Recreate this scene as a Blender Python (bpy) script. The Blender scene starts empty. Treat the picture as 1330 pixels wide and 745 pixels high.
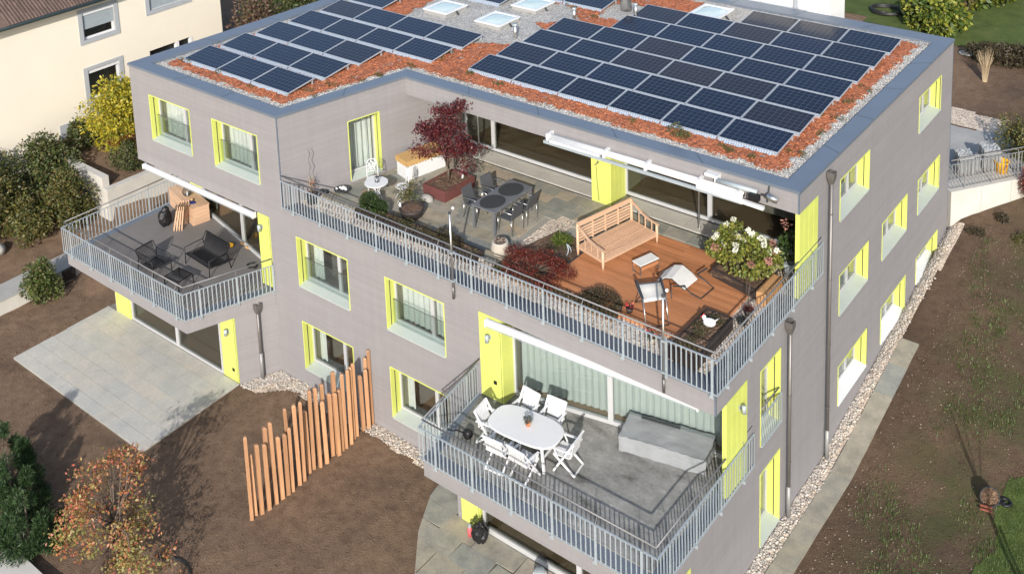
import bpy, math, random
import numpy as np
from mathutils import Vector, Matrix, noise

random.seed(7)
rng = np.random.default_rng(7)
SC = bpy.context.scene
COL = SC.collection

# ------------------------------------------------------------------ camera
cam_d = bpy.data.cameras.new("camera")
cam = bpy.data.objects.new("camera", cam_d)
COL.objects.link(cam)
R = (0.78780975, 0.61493996, -0.03470809)
U = (-0.08277288, 0.16154553, 0.98338786)
F = (-0.61033143, 0.77184966, -0.17816749)
CAMPOS = (24.963, -19.80733, 22.61309)
mw = Matrix(((R[0], U[0], -F[0], CAMPOS[0]), (R[1], U[1], -F[1], CAMPOS[1]),
             (R[2], U[2], -F[2], CAMPOS[2]), (0, 0, 0, 1)))
cam.matrix_world = mw
cam_d.sensor_width = 36.0
cam_d.lens = 1430.507 / 1330.0 * 36.0
cam_d.shift_y = -(372.5 + 207.286) / 1330.0
cam_d.clip_start = 0.5
cam_d.clip_end = 3000
SC.camera = cam

# ------------------------------------------------------------------ world, sun, exposure
LIGHT = Vector((-1.08, 1.60, -0.95)).normalized()
world = bpy.data.worlds.new("World")
SC.world = world
world.use_nodes = True
wt = world.node_tree
sky = wt.nodes.new("ShaderNodeTexSky")
sky.sky_type = 'NISHITA'
sky.sun_disc = False
sky.sun_elevation = math.asin(-LIGHT.z)
sky.sun_rotation = math.atan2(-LIGHT.x, -LIGHT.y)
sky.air_density = 1.0
sky.dust_density = 1.5
wt.links.new(sky.outputs[0], wt.nodes["Background"].inputs[0])
wt.nodes["Background"].inputs[1].default_value = 0.15
sun_d = bpy.data.lights.new("sun", 'SUN')
sun_d.energy = 3.7
sun_d.angle = math.radians(0.6)
sun_d.color = (1.0, 0.94, 0.86)
sun = bpy.data.objects.new("sun", sun_d)
sun.rotation_euler = LIGHT.to_track_quat('-Z', 'Y').to_euler()
sun.location = (20, -30, 40)
COL.objects.link(sun)
SC.view_settings.view_transform = 'Standard'
SC.view_settings.look = 'None'
SC.view_settings.gamma = 1.0
SC.view_settings.exposure = 0.55
SC.cycles.max_bounces = 6
SC.cycles.transparent_max_bounces = 12
SC.cycles.caustics_reflective = False
SC.cycles.caustics_refractive = False


# ------------------------------------------------------------------ materials
def s2l(r, g, b):
    return tuple(((c / 255.0) / 12.92 if c / 255.0 <= .04045 else ((c / 255.0 + .055) / 1.055) ** 2.4) for c in (r, g, b))


class NT:
    """short-hand for building node trees"""
    def __init__(s, name):
        s.m = bpy.data.materials.new(name)
        s.m.use_nodes = True
        s.t = s.m.node_tree
        s.b = s.t.nodes["Principled BSDF"]
        s.out = s.t.nodes["Material Output"]

    def n(s, typ, **kw):
        x = s.t.nodes.new(typ)
        for k, v in kw.items():
            setattr(x, k, v)
        return x

    def l(s, a, b):
        s.t.links.new(a, b)

    def coord(s, kind="Object", scale=(1, 1, 1)):
        tc = s.n("ShaderNodeTexCoord")
        mp = s.n("ShaderNodeMapping")
        mp.inputs["Scale"].default_value = scale
        s.l(tc.outputs[kind], mp.inputs[0])
        return mp.outputs[0]

    def pos(s, scale=(1, 1, 1)):
        g = s.n("ShaderNodeNewGeometry")
        mp = s.n("ShaderNodeMapping")
        mp.inputs["Scale"].default_value = scale
        s.l(g.outputs["Position"], mp.inputs[0])
        return mp.outputs[0]

    def noise(s, vec, scale, detail=4, rough=.6):
        x = s.n("ShaderNodeTexNoise")
        x.inputs["Scale"].default_value = scale
        x.inputs["Detail"].default_value = detail
        x.inputs["Roughness"].default_value = rough
        s.l(vec, x.inputs["Vector"])
        return x.outputs[0]

    def ramp(s, fac, stops, interp='LINEAR'):
        r = s.n("ShaderNodeValToRGB")
        r.color_ramp.interpolation = interp
        el = r.color_ramp.elements
        while len(el) < len(stops):
            el.new(.5)
        for e, (p, c) in zip(el, stops):
            e.position = p
            e.color = (*c, 1)
        s.l(fac, r.inputs[0])
        return r.outputs[0]

    def mix(s, fac, a, b, mode='MIX'):
        x = s.n("ShaderNodeMix", data_type='RGBA', blend_type=mode)
        if isinstance(fac, (int, float)):
            x.inputs[0].default_value = fac
        else:
            s.l(fac, x.inputs[0])
        for v, i in ((a, 6), (b, 7)):
            if isinstance(v, tuple):
                x.inputs[i].default_value = (*v, 1)
            else:
                s.l(v, x.inputs[i])
        return x.outputs[2]

    def bump(s, h, strength=.3, dist=.02):
        b = s.n("ShaderNodeBump")
        b.inputs["Strength"].default_value = strength
        b.inputs["Distance"].default_value = dist
        s.l(h, b.inputs["Height"])
        s.l(b.outputs[0], s.b.inputs["Normal"])

    def set(s, color=None, rough=None, metal=None, spec=None):
        if color is not None:
            if isinstance(color, tuple):
                s.b.inputs["Base Color"].default_value = (*color, 1)
            else:
                s.l(color, s.b.inputs["Base Color"])
        if rough is not None:
            s.b.inputs["Roughness"].default_value = rough
        if metal is not None:
            s.b.inputs["Metallic"].default_value = metal
        if spec is not None:
            s.b.inputs["Specular IOR Level"].default_value = spec
        return s.m


def mul(c, k):
    return tuple(min(1.0, v * k) for v in c)


def M(name, c, rough=.6, metal=0, var=.18, scale=3, fine=60, bump=.15, dist=.01, objvar=0.0, spec=None):
    """general weathered surface: broad stains, fine grain, optional variation from piece to piece"""
    k = NT(name)
    v = k.pos()
    a = k.ramp(k.noise(v, scale), [(.3, mul(c, 1 - var)), (.7, mul(c, 1 + var))])
    f = k.noise(v, fine, 2)
    col = k.mix(.5, a, k.ramp(f, [(.25, mul(c, 1 - var)), (.75, mul(c, 1 + var))]))
    if objvar:
        oi = k.n("ShaderNodeObjectInfo")
        col = k.mix(1.0, col, k.ramp(oi.outputs["Random"], [(0, (1 - objvar,) * 3), (1, (1 + objvar,) * 3)]), 'MULTIPLY')
    k.set(col, rough, metal, spec)
    if bump:
        k.bump(f, bump, dist)
    return k.m


def cladding(name, c, pitch=.072):
    """horizontal painted boards: narrow shadow gaps, each board a slightly different tone"""
    k = NT(name)
    g = k.n("ShaderNodeNewGeometry")
    sp = k.n("ShaderNodeSeparateXYZ")
    k.l(g.outputs["Position"], sp.inputs[0])
    m1 = k.n("ShaderNodeMath", operation='DIVIDE')
    k.l(sp.outputs[2], m1.inputs[0]); m1.inputs[1].default_value = pitch
    fr = k.n("ShaderNodeMath", operation='FRACT'); k.l(m1.outputs[0], fr.inputs[0])
    fl = k.n("ShaderNodeMath", operation='FLOOR'); k.l(m1.outputs[0], fl.inputs[0])
    wn = k.n("ShaderNodeTexWhiteNoise", noise_dimensions='1D'); k.l(fl.outputs[0], wn.inputs["W"])
    gap = k.ramp(fr.outputs[0], [(0, (0, 0, 0)), (.12, (1, 1, 1)), (.92, (1, 1, 1)), (1, (0, 0, 0))])
    stain = k.noise(k.pos((.35, .35, 2.2)), 1.3, 5, .65)
    grain = k.noise(k.pos((3, 3, 90)), 1.0, 3)
    col = k.ramp(stain, [(.3, mul(c, .955)), (.7, mul(c, 1.045))])
    col = k.mix(1.0, col, k.ramp(wn.outputs[0], [(0, (.97,) * 3), (1, (1.03,) * 3)]), 'MULTIPLY')
    col = k.mix(1.0, col, k.ramp(grain, [(.3, (.97,) * 3), (.7, (1.03,) * 3)]), 'MULTIPLY')
    col = k.mix(1.0, col, k.ramp(fr.outputs[0], [(0, (.88,) * 3), (.1, (1, 1, 1)), (.94, (1, 1, 1)), (1, (.88,) * 3)]), 'MULTIPLY')
    run = k.noise(k.pos((5.0, 5.0, .22)), 1.0, 4, .6)
    col = k.mix(1.0, col, k.ramp(run, [(.32, (.945,) * 3), (.6, (1.0,) * 3), (.8, (1.03,) * 3)]), 'MULTIPLY')
    k.set(col, .62)
    k.bump(gap, .3, .010)
    return k.m


def wood(name, c, axis='X', rough=.55, objvar=.2, var=.25):
    k = NT(name)
    sc = {'X': (1.2, 22, 22), 'Y': (22, 1.2, 22), 'Z': (22, 22, 1.2)}[axis]
    n1 = k.noise(k.coord("Object", sc), 1.5, 5)
    col = k.ramp(n1, [(.25, mul(c, 1 - var)), (.6, c), (.8, mul(c, 1 + var))])
    oi = k.n("ShaderNodeObjectInfo")
    col = k.mix(1.0, col, k.ramp(oi.outputs["Random"], [(0, (1 - objvar, 1 - objvar * 1.1, 1 - objvar * 1.2)), (1, (1 + objvar, 1 + objvar, 1 + objvar))]), 'MULTIPLY')
    k.set(col, rough)
    k.bump(n1, .25, .004)
    return k.m


def glass(name, tint, refl=1.0):
    """window glass: clear tinted body plus a mirror reflection that grows with the angle"""
    k = NT(name)
    k.t.nodes.remove(k.b)
    tr = k.n("ShaderNodeBsdfTransparent"); tr.inputs[0].default_value = (*tint, 1)
    gl = k.n("ShaderNodeBsdfGlossy"); gl.inputs["Roughness"].default_value = .015
    nz = k.noise(k.pos(), .7, 1)
    bp = k.n("ShaderNodeBump"); bp.inputs["Strength"].default_value = .04; bp.inputs["Distance"].default_value = .05
    k.l(nz, bp.inputs["Height"]); k.l(bp.outputs[0], gl.inputs["Normal"])
    lw = k.n("ShaderNodeLayerWeight"); lw.inputs[0].default_value = .5
    pw = k.n("ShaderNodeMath", operation='POWER'); k.l(lw.outputs["Facing"], pw.inputs[0]); pw.inputs[1].default_value = 3.5
    ml = k.n("ShaderNodeMath", operation='MULTIPLY_ADD'); ml.use_clamp = True
    k.l(pw.outputs[0], ml.inputs[0]); ml.inputs[1].default_value = .75 * refl; ml.inputs[2].default_value = .045
    mx = k.n("ShaderNodeMixShader")
    k.l(ml.outputs[0], mx.inputs[0]); k.l(tr.outputs[0], mx.inputs[1]); k.l(gl.outputs[0], mx.inputs[2])
    k.l(mx.outputs[0], k.out.inputs[0])
    return k.m


def leafmat(name, cols, rough=.55, trans=.25):
    """foliage: every leaf takes its own tone, light shines through a little"""
    k = NT(name)
    g = k.n("ShaderNodeNewGeometry")
    n = len(cols)
    col = k.ramp(g.outputs["Random Per Island"], [((i + .5) / n, c) for i, c in enumerate(cols)])
    cl = k.ramp(k.noise(k.pos(), 2.2, 2), [(.3, (.72,) * 3), (.7, (1.2,) * 3)])
    col = k.mix(1.0, col, cl, 'MULTIPLY')
    k.set(col, rough)
    tl = k.n("ShaderNodeBsdfTranslucent"); k.l(col, tl.inputs[0])
    mx = k.n("ShaderNodeMixShader"); mx.inputs[0].default_value = trans
    k.l(k.b.outputs[0], mx.inputs[1]); k.l(tl.outputs[0], mx.inputs[2]); k.l(mx.outputs[0], k.out.inputs[0])
    return k.m


def stonechips(name, cols, scale=28, rough=.85, bump=.8, dist=.02):
    """loose stones: cell pattern of differing tones with rounded relief"""
    k = NT(name)
    v = k.pos()
    vo = k.n("ShaderNodeTexVoronoi"); vo.inputs["Scale"].default_value = scale
    k.l(v, vo.inputs["Vector"])
    sp = k.n("ShaderNodeSeparateColor"); k.l(vo.outputs["Color"], sp.inputs[0])
    n = len(cols)
    col = k.ramp(sp.outputs[0], [((i + .5) / n, c) for i, c in enumerate(cols)])
    br = k.ramp(k.noise(v, 1.3, 3), [(.3, (.85,) * 3), (.7, (1.12,) * 3)])
    col = k.mix(1.0, col, br, 'MULTIPLY')
    inv = k.n("ShaderNodeMath", operation='SUBTRACT'); inv.inputs[0].default_value = 1
    k.l(vo.outputs["Distance"], inv.inputs[1])
    k.set(col, rough)
    k.bump(inv.outputs[0], bump, dist)
    return k.m


def island(name, cols, rough=.8):
    k = NT(name)
    g = k.n("ShaderNodeNewGeometry")
    n = len(cols)
    k.set(k.ramp(g.outputs["Random Per Island"], [((i + .5) / n, c) for i, c in enumerate(cols)]), rough)
    return k.m


m = {}
m['clad'] = cladding('grey_cladding', (.252, .243, .250))
m['lime'] = M('lime_paint', (.555, .605, .145), .5, var=.10, scale=1.6, fine=25, bump=.04)
m['cap'] = M('blue_grey_sheet_metal', (.150, .180, .225), .45, .25, var=.10, scale=1.2, bump=.04)
m['dark_cap'] = M('dark_sheet_metal', (.10, .112, .135), .5, .2, var=.12, scale=1.5, bump=.04)
m['galv'] = M('galvanised_steel', (.335, .382, .412), .5, .15, var=.15, scale=9, bump=.03)
m['handrail'] = M('brushed_steel', (.17, .17, .175), .5, .3, var=.1, bump=.02)
m['pipe'] = M('grey_zinc_pipe', (.165, .155, .150), .45, .5, var=.15, bump=.03)
m['pipe2'] = M('cast_pipe', (.25, .25, .25), .5, .3, var=.1, bump=.02)
m['frame'] = M('window_frame_grey', (.42, .43, .44), .45, var=.06, bump=.02)
m['sill'] = M('sill_metal', (.44, .49, .465), .4, .1, var=.06, bump=.02)
m['sillwhite'] = M('white_window_board', (.70, .72, .74), .4, var=.05, bump=.02)
m['glass'] = glass('window_glass', (.88, .905, .895), 1.15)
m['glassdark'] = glass('wide_glass', (.72, .74, .71), .8)
m['guard'] = glass('guard_glass', (.875, .91, .903), 1.1)
m['curtain'] = M('white_curtain', (.66, .68, .67), .9, var=.08, bump=0)
m['curtain2'] = M('pale_green_curtain', (.44, .465, .45), .9, var=.06, bump=0)
m['room'] = M('room_wall', (.30, .28, .26), .9, var=.1, bump=0)
m['roomfloor'] = wood('room_floor', (.30, .21, .14), 'X')
m['black'] = M('black_metal', (.012, .012, .014), .5, .2, var=.2, bump=.02)
m['dark'] = M('charcoal', (.035, .038, .042), .55, var=.2, bump=.05)
m['white'] = M('white_plastic', (.64, .65, .66), .35, var=.03, bump=.02)
m['whitemetal'] = M('white_lacquered_metal', (.63, .64, .65), .35, var=.05, bump=.02)
m['concrete'] = M('pale_concrete', (.47, .455, .42), .85, var=.14, scale=1.4, bump=.15)
m['concrete2'] = M('grey_concrete', (.30, .30, .29), .85, var=.18, scale=1.6, bump=.15)


def mixed_stone(name, cols, rough=.75, st=1.0):
    k = NT(name)
    oi = k.n("ShaderNodeObjectInfo"); n = len(cols)
    v = k.pos()
    col = k.ramp(oi.outputs["Random"], [((i + .5) / n, c) for i, c in enumerate(cols)])
    a = k.noise(v, 2.2, 6, .68)
    col = k.mix(1, col, k.ramp(a, [(.28, tuple(1 - (1 - q) * st for q in (.68, .70, .70))), (.5, (1, 1, 1)), (.74, tuple(1 + (q - 1) * st for q in (1.32, 1.25, 1.14)))]), 'MULTIPLY')
    f = k.noise(k.pos((1, 2.5, 1)), 18, 4)
    col = k.mix(1, col, k.ramp(f, [(.3, (.86,) * 3), (.7, (1.14,) * 3)]), 'MULTIPLY')
    k.set(col, rough); k.bump(f, .25, .008)
    return k.m


m['flag'] = mixed_stone('terrace_flagstone', [(.215, .215, .178), (.265, .245, .190), (.32, .265, .195), (.235, .238, .205), (.190, .195, .172), (.30, .28, .235), (.25, .225, .17)])
m['flag2'] = mixed_stone('garden_flagstone', [(.25, .255, .22), (.31, .28, .22), (.225, .235, .215), (.33, .30, .25), (.27, .25, .20)])
m['slab'] = mixed_stone('pale_paving_stone', [(.40, .40, .375), (.43, .41, .365), (.415, .41, .38), (.45, .42, .37), (.42, .415, .385)], .75, .38)
m['joint'] = M('joint_sand', (.27, .255, .22), .9, var=.2, scale=5)
m['balfloor'] = M('balcony_concrete', (.155, .145, .138), .8, var=.2, scale=1.2, bump=.08)
m['threshold'] = M('threshold_stone', (.40, .385, .34), .8, var=.16, scale=2)
m['deck'] = wood('deck_board', (.43, .185, .082), 'X', .5, .16, .2)
m['teak'] = wood('pale_teak', (.56, .37, .245), 'X', .55, .10, .15)
m['teakY'] = wood('pale_teak_cross', (.54, .355, .235), 'Y', .55, .10, .15)
m['larch'] = wood('larch_post', (.41, .225, .12), 'Z', .6, .26, .3)
m['boxwood_timber'] = wood('box_timber', (.47, .26, .12), 'X', .6, .1, .2)
m['corten'] = M('rust_red_planter', (.115, .038, .034), .7, var=.25, scale=3, bump=.12)
m['planter'] = M('brown_black_planter', (.032, .024, .022), .65, var=.25, bump=.1)
m['steel'] = M('stainless_steel', (.55, .55, .54), .28, .9, var=.08, bump=.02)
m['fabric'] = M('cream_sling_fabric', (.60, .585, .54), .85, var=.06, fine=220, bump=.1)
m['greyfab'] = M('grey_mesh_fabric', (.06, .064, .07), .75, var=.12, fine=220, bump=.1)
m['tablegrey'] = M('grey_table_top', (.125, .13, .14), .4, var=.08, bump=.02)
m['placemat'] = M('dark_oval_mat', (.030, .032, .033), .8, var=.12, bump=.05)
m['soilpot'] = stonechips('potting_soil', [s2l(70, 50, 38), s2l(105, 82, 62), s2l(60, 44, 36), s2l(128, 104, 84)], 38, dist=.02)
m['gravel'] = stonechips('roof_gravel', [s2l(184, 181, 176), s2l(154, 152, 149), s2l(202, 198, 191), s2l(168, 165, 159), s2l(126, 125, 122)], 26, dist=.03)
m['red'] = stonechips('brick_chip_substrate', [s2l(172, 100, 64), s2l(188, 118, 80), s2l(150, 84, 53), s2l(178, 106, 70), s2l(122, 72, 48)], 15, dist=.03)
m['pebble'] = stonechips('pale_pebbles', [s2l(205, 190, 172), s2l(176, 160, 144), s2l(222, 208, 190), s2l(150, 136, 122)], 22, dist=.03)
m['pebbles3d'] = island('river_pebble', [s2l(186, 179, 170), s2l(158, 152, 145), s2l(202, 195, 185), s2l(132, 127, 121), s2l(172, 160, 148)])
m['roofstones'] = island('roof_pebble', [s2l(192, 189, 183), s2l(162, 160, 156), s2l(206, 203, 196), s2l(140, 138, 135)])
m['redchips'] = island('brick_chip', [s2l(176, 106, 68), s2l(190, 122, 84), s2l(152, 88, 55), s2l(126, 74, 49)])
m['soilstones'] = island('field_stone', [s2l(92, 76, 62), s2l(112, 96, 80), s2l(80, 64, 52), s2l(100, 84, 70), s2l(150, 136, 120)])
m['render'] = M('cream_render', (.69, .64, .54), .9, var=.05, scale=.6, fine=30, bump=.1)
m['rendergrey'] = M('grey_render', (.33, .35, .37), .85, var=.08, bump=.1)
m['whitewall'] = M('white_panel', (.72, .72, .71), .5, var=.06, scale=1.5, bump=.03)
m['rooftile'] = M('brown_roof_tile', (.105, .070, .055), .8, var=.3, scale=4, bump=.1, objvar=.25)
m['copper'] = M('green_grey_gutter', (.10, .13, .12), .5, .4, var=.2)
m['orange'] = M('terracotta_orange', (.62, .22, .09), .7, var=.08)
m['redpaint'] = M('red_paint', (.50, .03, .02), .5, var=.1)
m['orangepaint'] = M('orange_red_paint', (.36, .085, .045), .5, var=.1)
m['yellow'] = M('yellow_toy', (.80, .43, .02), .5, var=.05)
m['blue'] = M('navy_cloth', (.02, .03, .16), .8, var=.1)
m['beige'] = M('beige_cover', (.46, .285, .11), .8, var=.10, scale=5, bump=.2)
m['pink'] = M('pink_plastic', (.75, .12, .14), .4, var=.05)
m['stonepot'] = M('stone_pot', (.40, .365, .31), .85, var=.14, scale=8, bump=.25)
m['bark'] = M('bark', (.12, .09, .07), .9, var=.3, scale=8, bump=.4, dist=.02)
m['twig'] = M('dry_twig', (.40, .31, .20), .85, var=.2, bump=.1)
m['bulb'] = M('frosted_glass_globe', (.75, .77, .76), .15, var=.03, bump=0)
m['deadleaf'] = island('dry_leaf', [s2l(150, 96, 70), s2l(118, 66, 50), s2l(176, 120, 88)])
m['awn'] = M('pale_grey_lacquer', (.56, .57, .59), .4, var=.05, bump=.02)
m['rustred'] = M('faded_red_paint', (.22, .07, .045), .6, var=.2)
m['rope'] = M('black_hose', (.018, .018, .018), .5, var=.1)
m['boulder'] = M('boulder', (.30, .29, .27), .85, var=.2, scale=5, bump=.3, dist=.03)
m['ceiling'] = M('soffit_plaster', (.40, .40, .40), .8, var=.05, bump=.02)


def solar_mat():
    k = NT('solar_cells')
    v = k.coord("Object")
    sp = k.n("ShaderNodeSeparateXYZ"); k.l(v, sp.inputs[0])
    lines = None
    for ax, pitch, off in ((0, 1.75 / 10, .02), (1, 1.07 / 6, .018)):
        a = k.n("ShaderNodeMath", operation='SUBTRACT'); k.l(sp.outputs[ax], a.inputs[0]); a.inputs[1].default_value = off
        d = k.n("ShaderNodeMath", operation='DIVIDE'); k.l(a.outputs[0], d.inputs[0]); d.inputs[1].default_value = pitch
        f = k.n("ShaderNodeMath", operation='FRACT'); k.l(d.outputs[0], f.inputs[0])
        c = k.n("ShaderNodeMath", operation='LESS_THAN'); k.l(f.outputs[0], c.inputs[0]); c.inputs[1].default_value = .075
        if lines is None:
            lines = c.outputs[0]
        else:
            x = k.n("ShaderNodeMath", operation='MAXIMUM'); k.l(lines, x.inputs[0]); k.l(c.outputs[0], x.inputs[1]); lines = x.outputs[0]
    oi = k.n("ShaderNodeObjectInfo")
    cell = k.ramp(oi.outputs["Random"], [(0, (.005, .008, .018)), (.4, (.006, .011, .028)), (.82, (.006, .009, .020)), (.90, (.016, .014, .018)), (1, (.024, .019, .021))])
    cr = k.ramp(k.noise(k.coord("Object", (9, 9, 9)), 1.0, 2), [(.3, (.85,) * 3), (.7, (1.2,) * 3)])
    cell = k.mix(1.0, cell, cr, 'MULTIPLY')
    k.set(k.mix(lines, cell, (.060, .072, .10)), .25, spec=.28)
    k.b.inputs["Coat Weight"].default_value = .15
    k.b.inputs["Coat Roughness"].default_value = .06
    return k.m


m['solar'] = solar_mat()
m['alu'] = M('aluminium_frame', (.50, .53, .56), .4, .45, var=.08, bump=.02)


def deflector_mat():
    k = NT('perforated_sheet')
    sp = k.n("ShaderNodeSeparateXYZ"); k.l(k.coord("Object"), sp.inputs[0])
    d = k.n("ShaderNodeMath", operation='DIVIDE'); k.l(sp.outputs[0], d.inputs[0]); d.inputs[1].default_value = .075
    f = k.n("ShaderNodeMath", operation='FRACT'); k.l(d.outputs[0], f.inputs[0])
    c = k.ramp(f.outputs[0], [(0, (.42, .48, .55)), (.55, (.42, .48, .55)), (.6, (.24, .29, .36)), (1, (.24, .29, .36))])
    k.set(c, .45, .3)
    return k.m


m['defl'] = deflector_mat()


def soil_mat():
    k = NT('garden_soil')
    v = k.pos()
    big = k.noise(v, .35, 5, .6)
    mid = k.noise(v, 3.2, 6, .7)
    fine = k.noise(v, 26, 4, .7)
    c1, c2, c3 = (.118, .080, .056), (.172, .118, .081), (.215, .154, .108)
    col = k.ramp(mid, [(.28, c1), (.52, c2), (.78, c3)])
    col = k.mix(1.0, col, k.ramp(big, [(.3, (.78, .78, .80)), (.7, (1.2, 1.17, 1.12))]), 'MULTIPLY')
    col = k.mix(1.0, col, k.ramp(fine, [(.3, (.78,) * 3), (.7, (1.22,) * 3)]), 'MULTIPLY')
    # moss and seedlings on the right hand plot: east of the house
    sp = k.n("ShaderNodeSeparateXYZ"); k.l(v, sp.inputs[0])
    mr = k.n("ShaderNodeMapRange"); k.l(sp.outputs[0], mr.inputs[0]); mr.inputs[1].default_value = 15.6; mr.inputs[2].default_value = 17.4
    gn = k.ramp(k.noise(v, .8, 5, .7), [(.42, (0, 0, 0)), (.60, (1, 1, 1))])
    gf = k.n("ShaderNodeMath", operation='MULTIPLY'); k.l(mr.outputs[0], gf.inputs[0]); k.l(gn, gf.inputs[1])
    gg = k.n("ShaderNodeMath", operation='MULTIPLY'); k.l(gf.outputs[0], gg.inputs[0]); gg.inputs[1].default_value = .78
    col = k.mix(gg.outputs[0], col, (.100, .108, .045))
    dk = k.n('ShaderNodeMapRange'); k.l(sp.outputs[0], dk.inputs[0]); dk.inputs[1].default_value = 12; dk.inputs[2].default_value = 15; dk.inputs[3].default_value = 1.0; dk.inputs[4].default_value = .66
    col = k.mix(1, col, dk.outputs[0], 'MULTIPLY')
    k.set(col, .95, spec=.15)
    h = k.n("ShaderNodeMath", operation='ADD'); k.l(mid, h.inputs[0]); k.l(fine, h.inputs[1])
    k.bump(h.outputs[0], .8, .05)
    return k.m


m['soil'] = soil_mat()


def lawn_mat():
    k = NT('lawn_grass')
    v = k.pos()
    col = k.ramp(k.noise(v, 1.2, 6, .7), [(.3, (.050, .068, .018)), (.55, (.075, .105, .028)), (.8, (.125, .130, .048))])
    f = k.noise(v, 40, 3)
    col = k.mix(1.0, col, k.ramp(f, [(.3, (.6,) * 3), (.7, (1.4,) * 3)]), 'MULTIPLY')
    k.set(col, .9, spec=.2)
    k.bump(f, .8, .04)
    return k.m


m['lawn'] = lawn_mat()


# ------------------------------------------------------------------ mesh building
class MB:
    def __init__(s):
        s.v, s.f = [], []

    def add(s, vs, fs):
        o = len(s.v)
        s.v += [tuple(p) for p in vs]
        s.f += [tuple(i + o for i in f) for f in fs]
        return s

    def box(s, x0, x1, y0, y1, z0, z1):
        return s.add([(x0, y0, z0), (x1, y0, z0), (x1, y1, z0), (x0, y1, z0), (x0, y0, z1), (x1, y0, z1), (x1, y1, z1), (x0, y1, z1)],
                     [(0, 3, 2, 1), (4, 5, 6, 7), (0, 1, 5, 4), (1, 2, 6, 5), (2, 3, 7, 6), (3, 0, 4, 7)])

    def bar(s, p, q, w, h, up=(0, 0, 1)):
        p, q = Vector(p), Vector(q)
        d = (q - p).normalized()
        up = Vector(up)
        if abs(d.dot(up)) > .98:
            up = Vector((1, 0, 0))
        a = d.cross(up).normalized() * (w / 2)
        b = a.cross(d).normalized() * (h / 2)
        vs = [p - a - b, p + a - b, p + a + b, p - a + b, q - a - b, q + a - b, q + a + b, q - a + b]
        return s.add(vs, [(0, 1, 2, 3), (7, 6, 5, 4), (0, 4, 5, 1), (1, 5, 6, 2), (2, 6, 7, 3), (3, 7, 4, 0)])

    def tube(s, pts, r, n=8):
        pts = [Vector(p) for p in pts]
        rs = r if isinstance(r, (list, tuple)) else [r] * len(pts)
        o = len(s.v)
        prev = None
        for i, p in enumerate(pts):
            d = (pts[min(i + 1, len(pts) - 1)] - pts[max(i - 1, 0)])
            d = d.normalized() if d.length > 1e-9 else Vector((0, 0, 1))
            if prev is None:
                a = d.orthogonal().normalized()
            else:
                a = prev - d * prev.dot(d)
                a = a.normalized() if a.length > 1e-6 else d.orthogonal().normalized()
            prev = a
            b = d.cross(a)
            for j in range(n):
                t = 2 * math.pi * j / n
                s.v.append(tuple(p + (a * math.cos(t) + b * math.sin(t)) * rs[i]))
        for i in range(len(pts) - 1):
            for j in range(n):
                k = (j + 1) % n
                s.f.append((o + i * n + j, o + i * n + k, o + (i + 1) * n + k, o + (i + 1) * n + j))
        s.f.append(tuple(o + j for j in reversed(range(n))))
        s.f.append(tuple(o + (len(pts) - 1) * n + j for j in range(n)))
        return s

    def prism(s, poly, z0, z1, ch=0):
        n = len(poly)
        if ch:
            cx = sum(p[0] for p in poly) / n; cy = sum(p[1] for p in poly) / n
            top = [(p[0] - ch * (1 if p[0] > cx else -1), p[1] - ch * (1 if p[1] > cy else -1)) for p in poly]
            vs = [(x, y, z0) for x, y in poly] + [(x, y, z1 - ch) for x, y in poly] + [(x, y, z1) for x, y in top]
            fs = [tuple(2 * n + i for i in range(n))]
            for i in range(n):
                j = (i + 1) % n
                fs += [(i, j, n + j, n + i), (n + i, n + j, 2 * n + j, 2 * n + i)]
            return s.add(vs, fs)
        vs = [(x, y, z0) for x, y in poly] + [(x, y, z1) for x, y in poly]
        fs = [tuple(reversed(range(n))), tuple(range(n, 2 * n))] + [(i, (i + 1) % n, n + (i + 1) % n, n + i) for i in range(n)]
        return s.add(vs, fs)

    def lathe(s, prof, n=18, c=(0, 0, 0), sx=1, sy=1):
        o = len(s.v)
        for r, z in prof:
            for j in range(n):
                t = 2 * math.pi * j / n
                s.v.append((c[0] + r * math.cos(t) * sx, c[1] + r * math.sin(t) * sy, c[2] + z))
        for i in range(len(prof) - 1):
            for j in range(n):
                k = (j + 1) % n
                s.f.append((o + i * n + j, o + i * n + k, o + (i + 1) * n + k, o + (i + 1) * n + j))
        s.f.append(tuple(o + j for j in reversed(range(n))))
        s.f.append(tuple(o + (len(prof) - 1) * n + j for j in range(n)))
        return s

    def blob(s, c, rx, ry, rz, n=10, k=6, jit=.12):
        prof = []
        o = len(s.v)
        for i in range(k + 1):
            a = -math.pi / 2 + math.pi * i / k
            for j in range(n):
                t = 2 * math.pi * j / n
                q = 1 + random.uniform(-jit, jit)
                s.v.append((c[0] + rx * q * math.cos(a) * math.cos(t), c[1] + ry * q * math.cos(a) * math.sin(t), c[2] + rz * q * math.sin(a)))
        for i in range(k):
            for j in range(n):
                l = (j + 1) % n
                s.f.append((o + i * n + j, o + i * n + l, o + (i + 1) * n + l, o + (i + 1) * n + j))
        return s

    def quad(s, a, b, c, d):
        return s.add([a, b, c, d], [(0, 1, 2, 3)])

    def mesh(s, name, mat=None, smooth=False):
        me = bpy.data.meshes.new(name)
        me.from_pydata(s.v, [], s.f)
        me.validate()
        if mat:
            me.materials.append(mat)
        if smooth:
            me.polygons.foreach_set('use_smooth', [True] * len(me.polygons))
        me.update()
        return me

    def build(s, name, mat, parent=None, smooth=False, bevel=0, loc=None, rz=0):
        return place(name, s.mesh(name, mat, smooth), parent, loc, rz, bevel)


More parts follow.
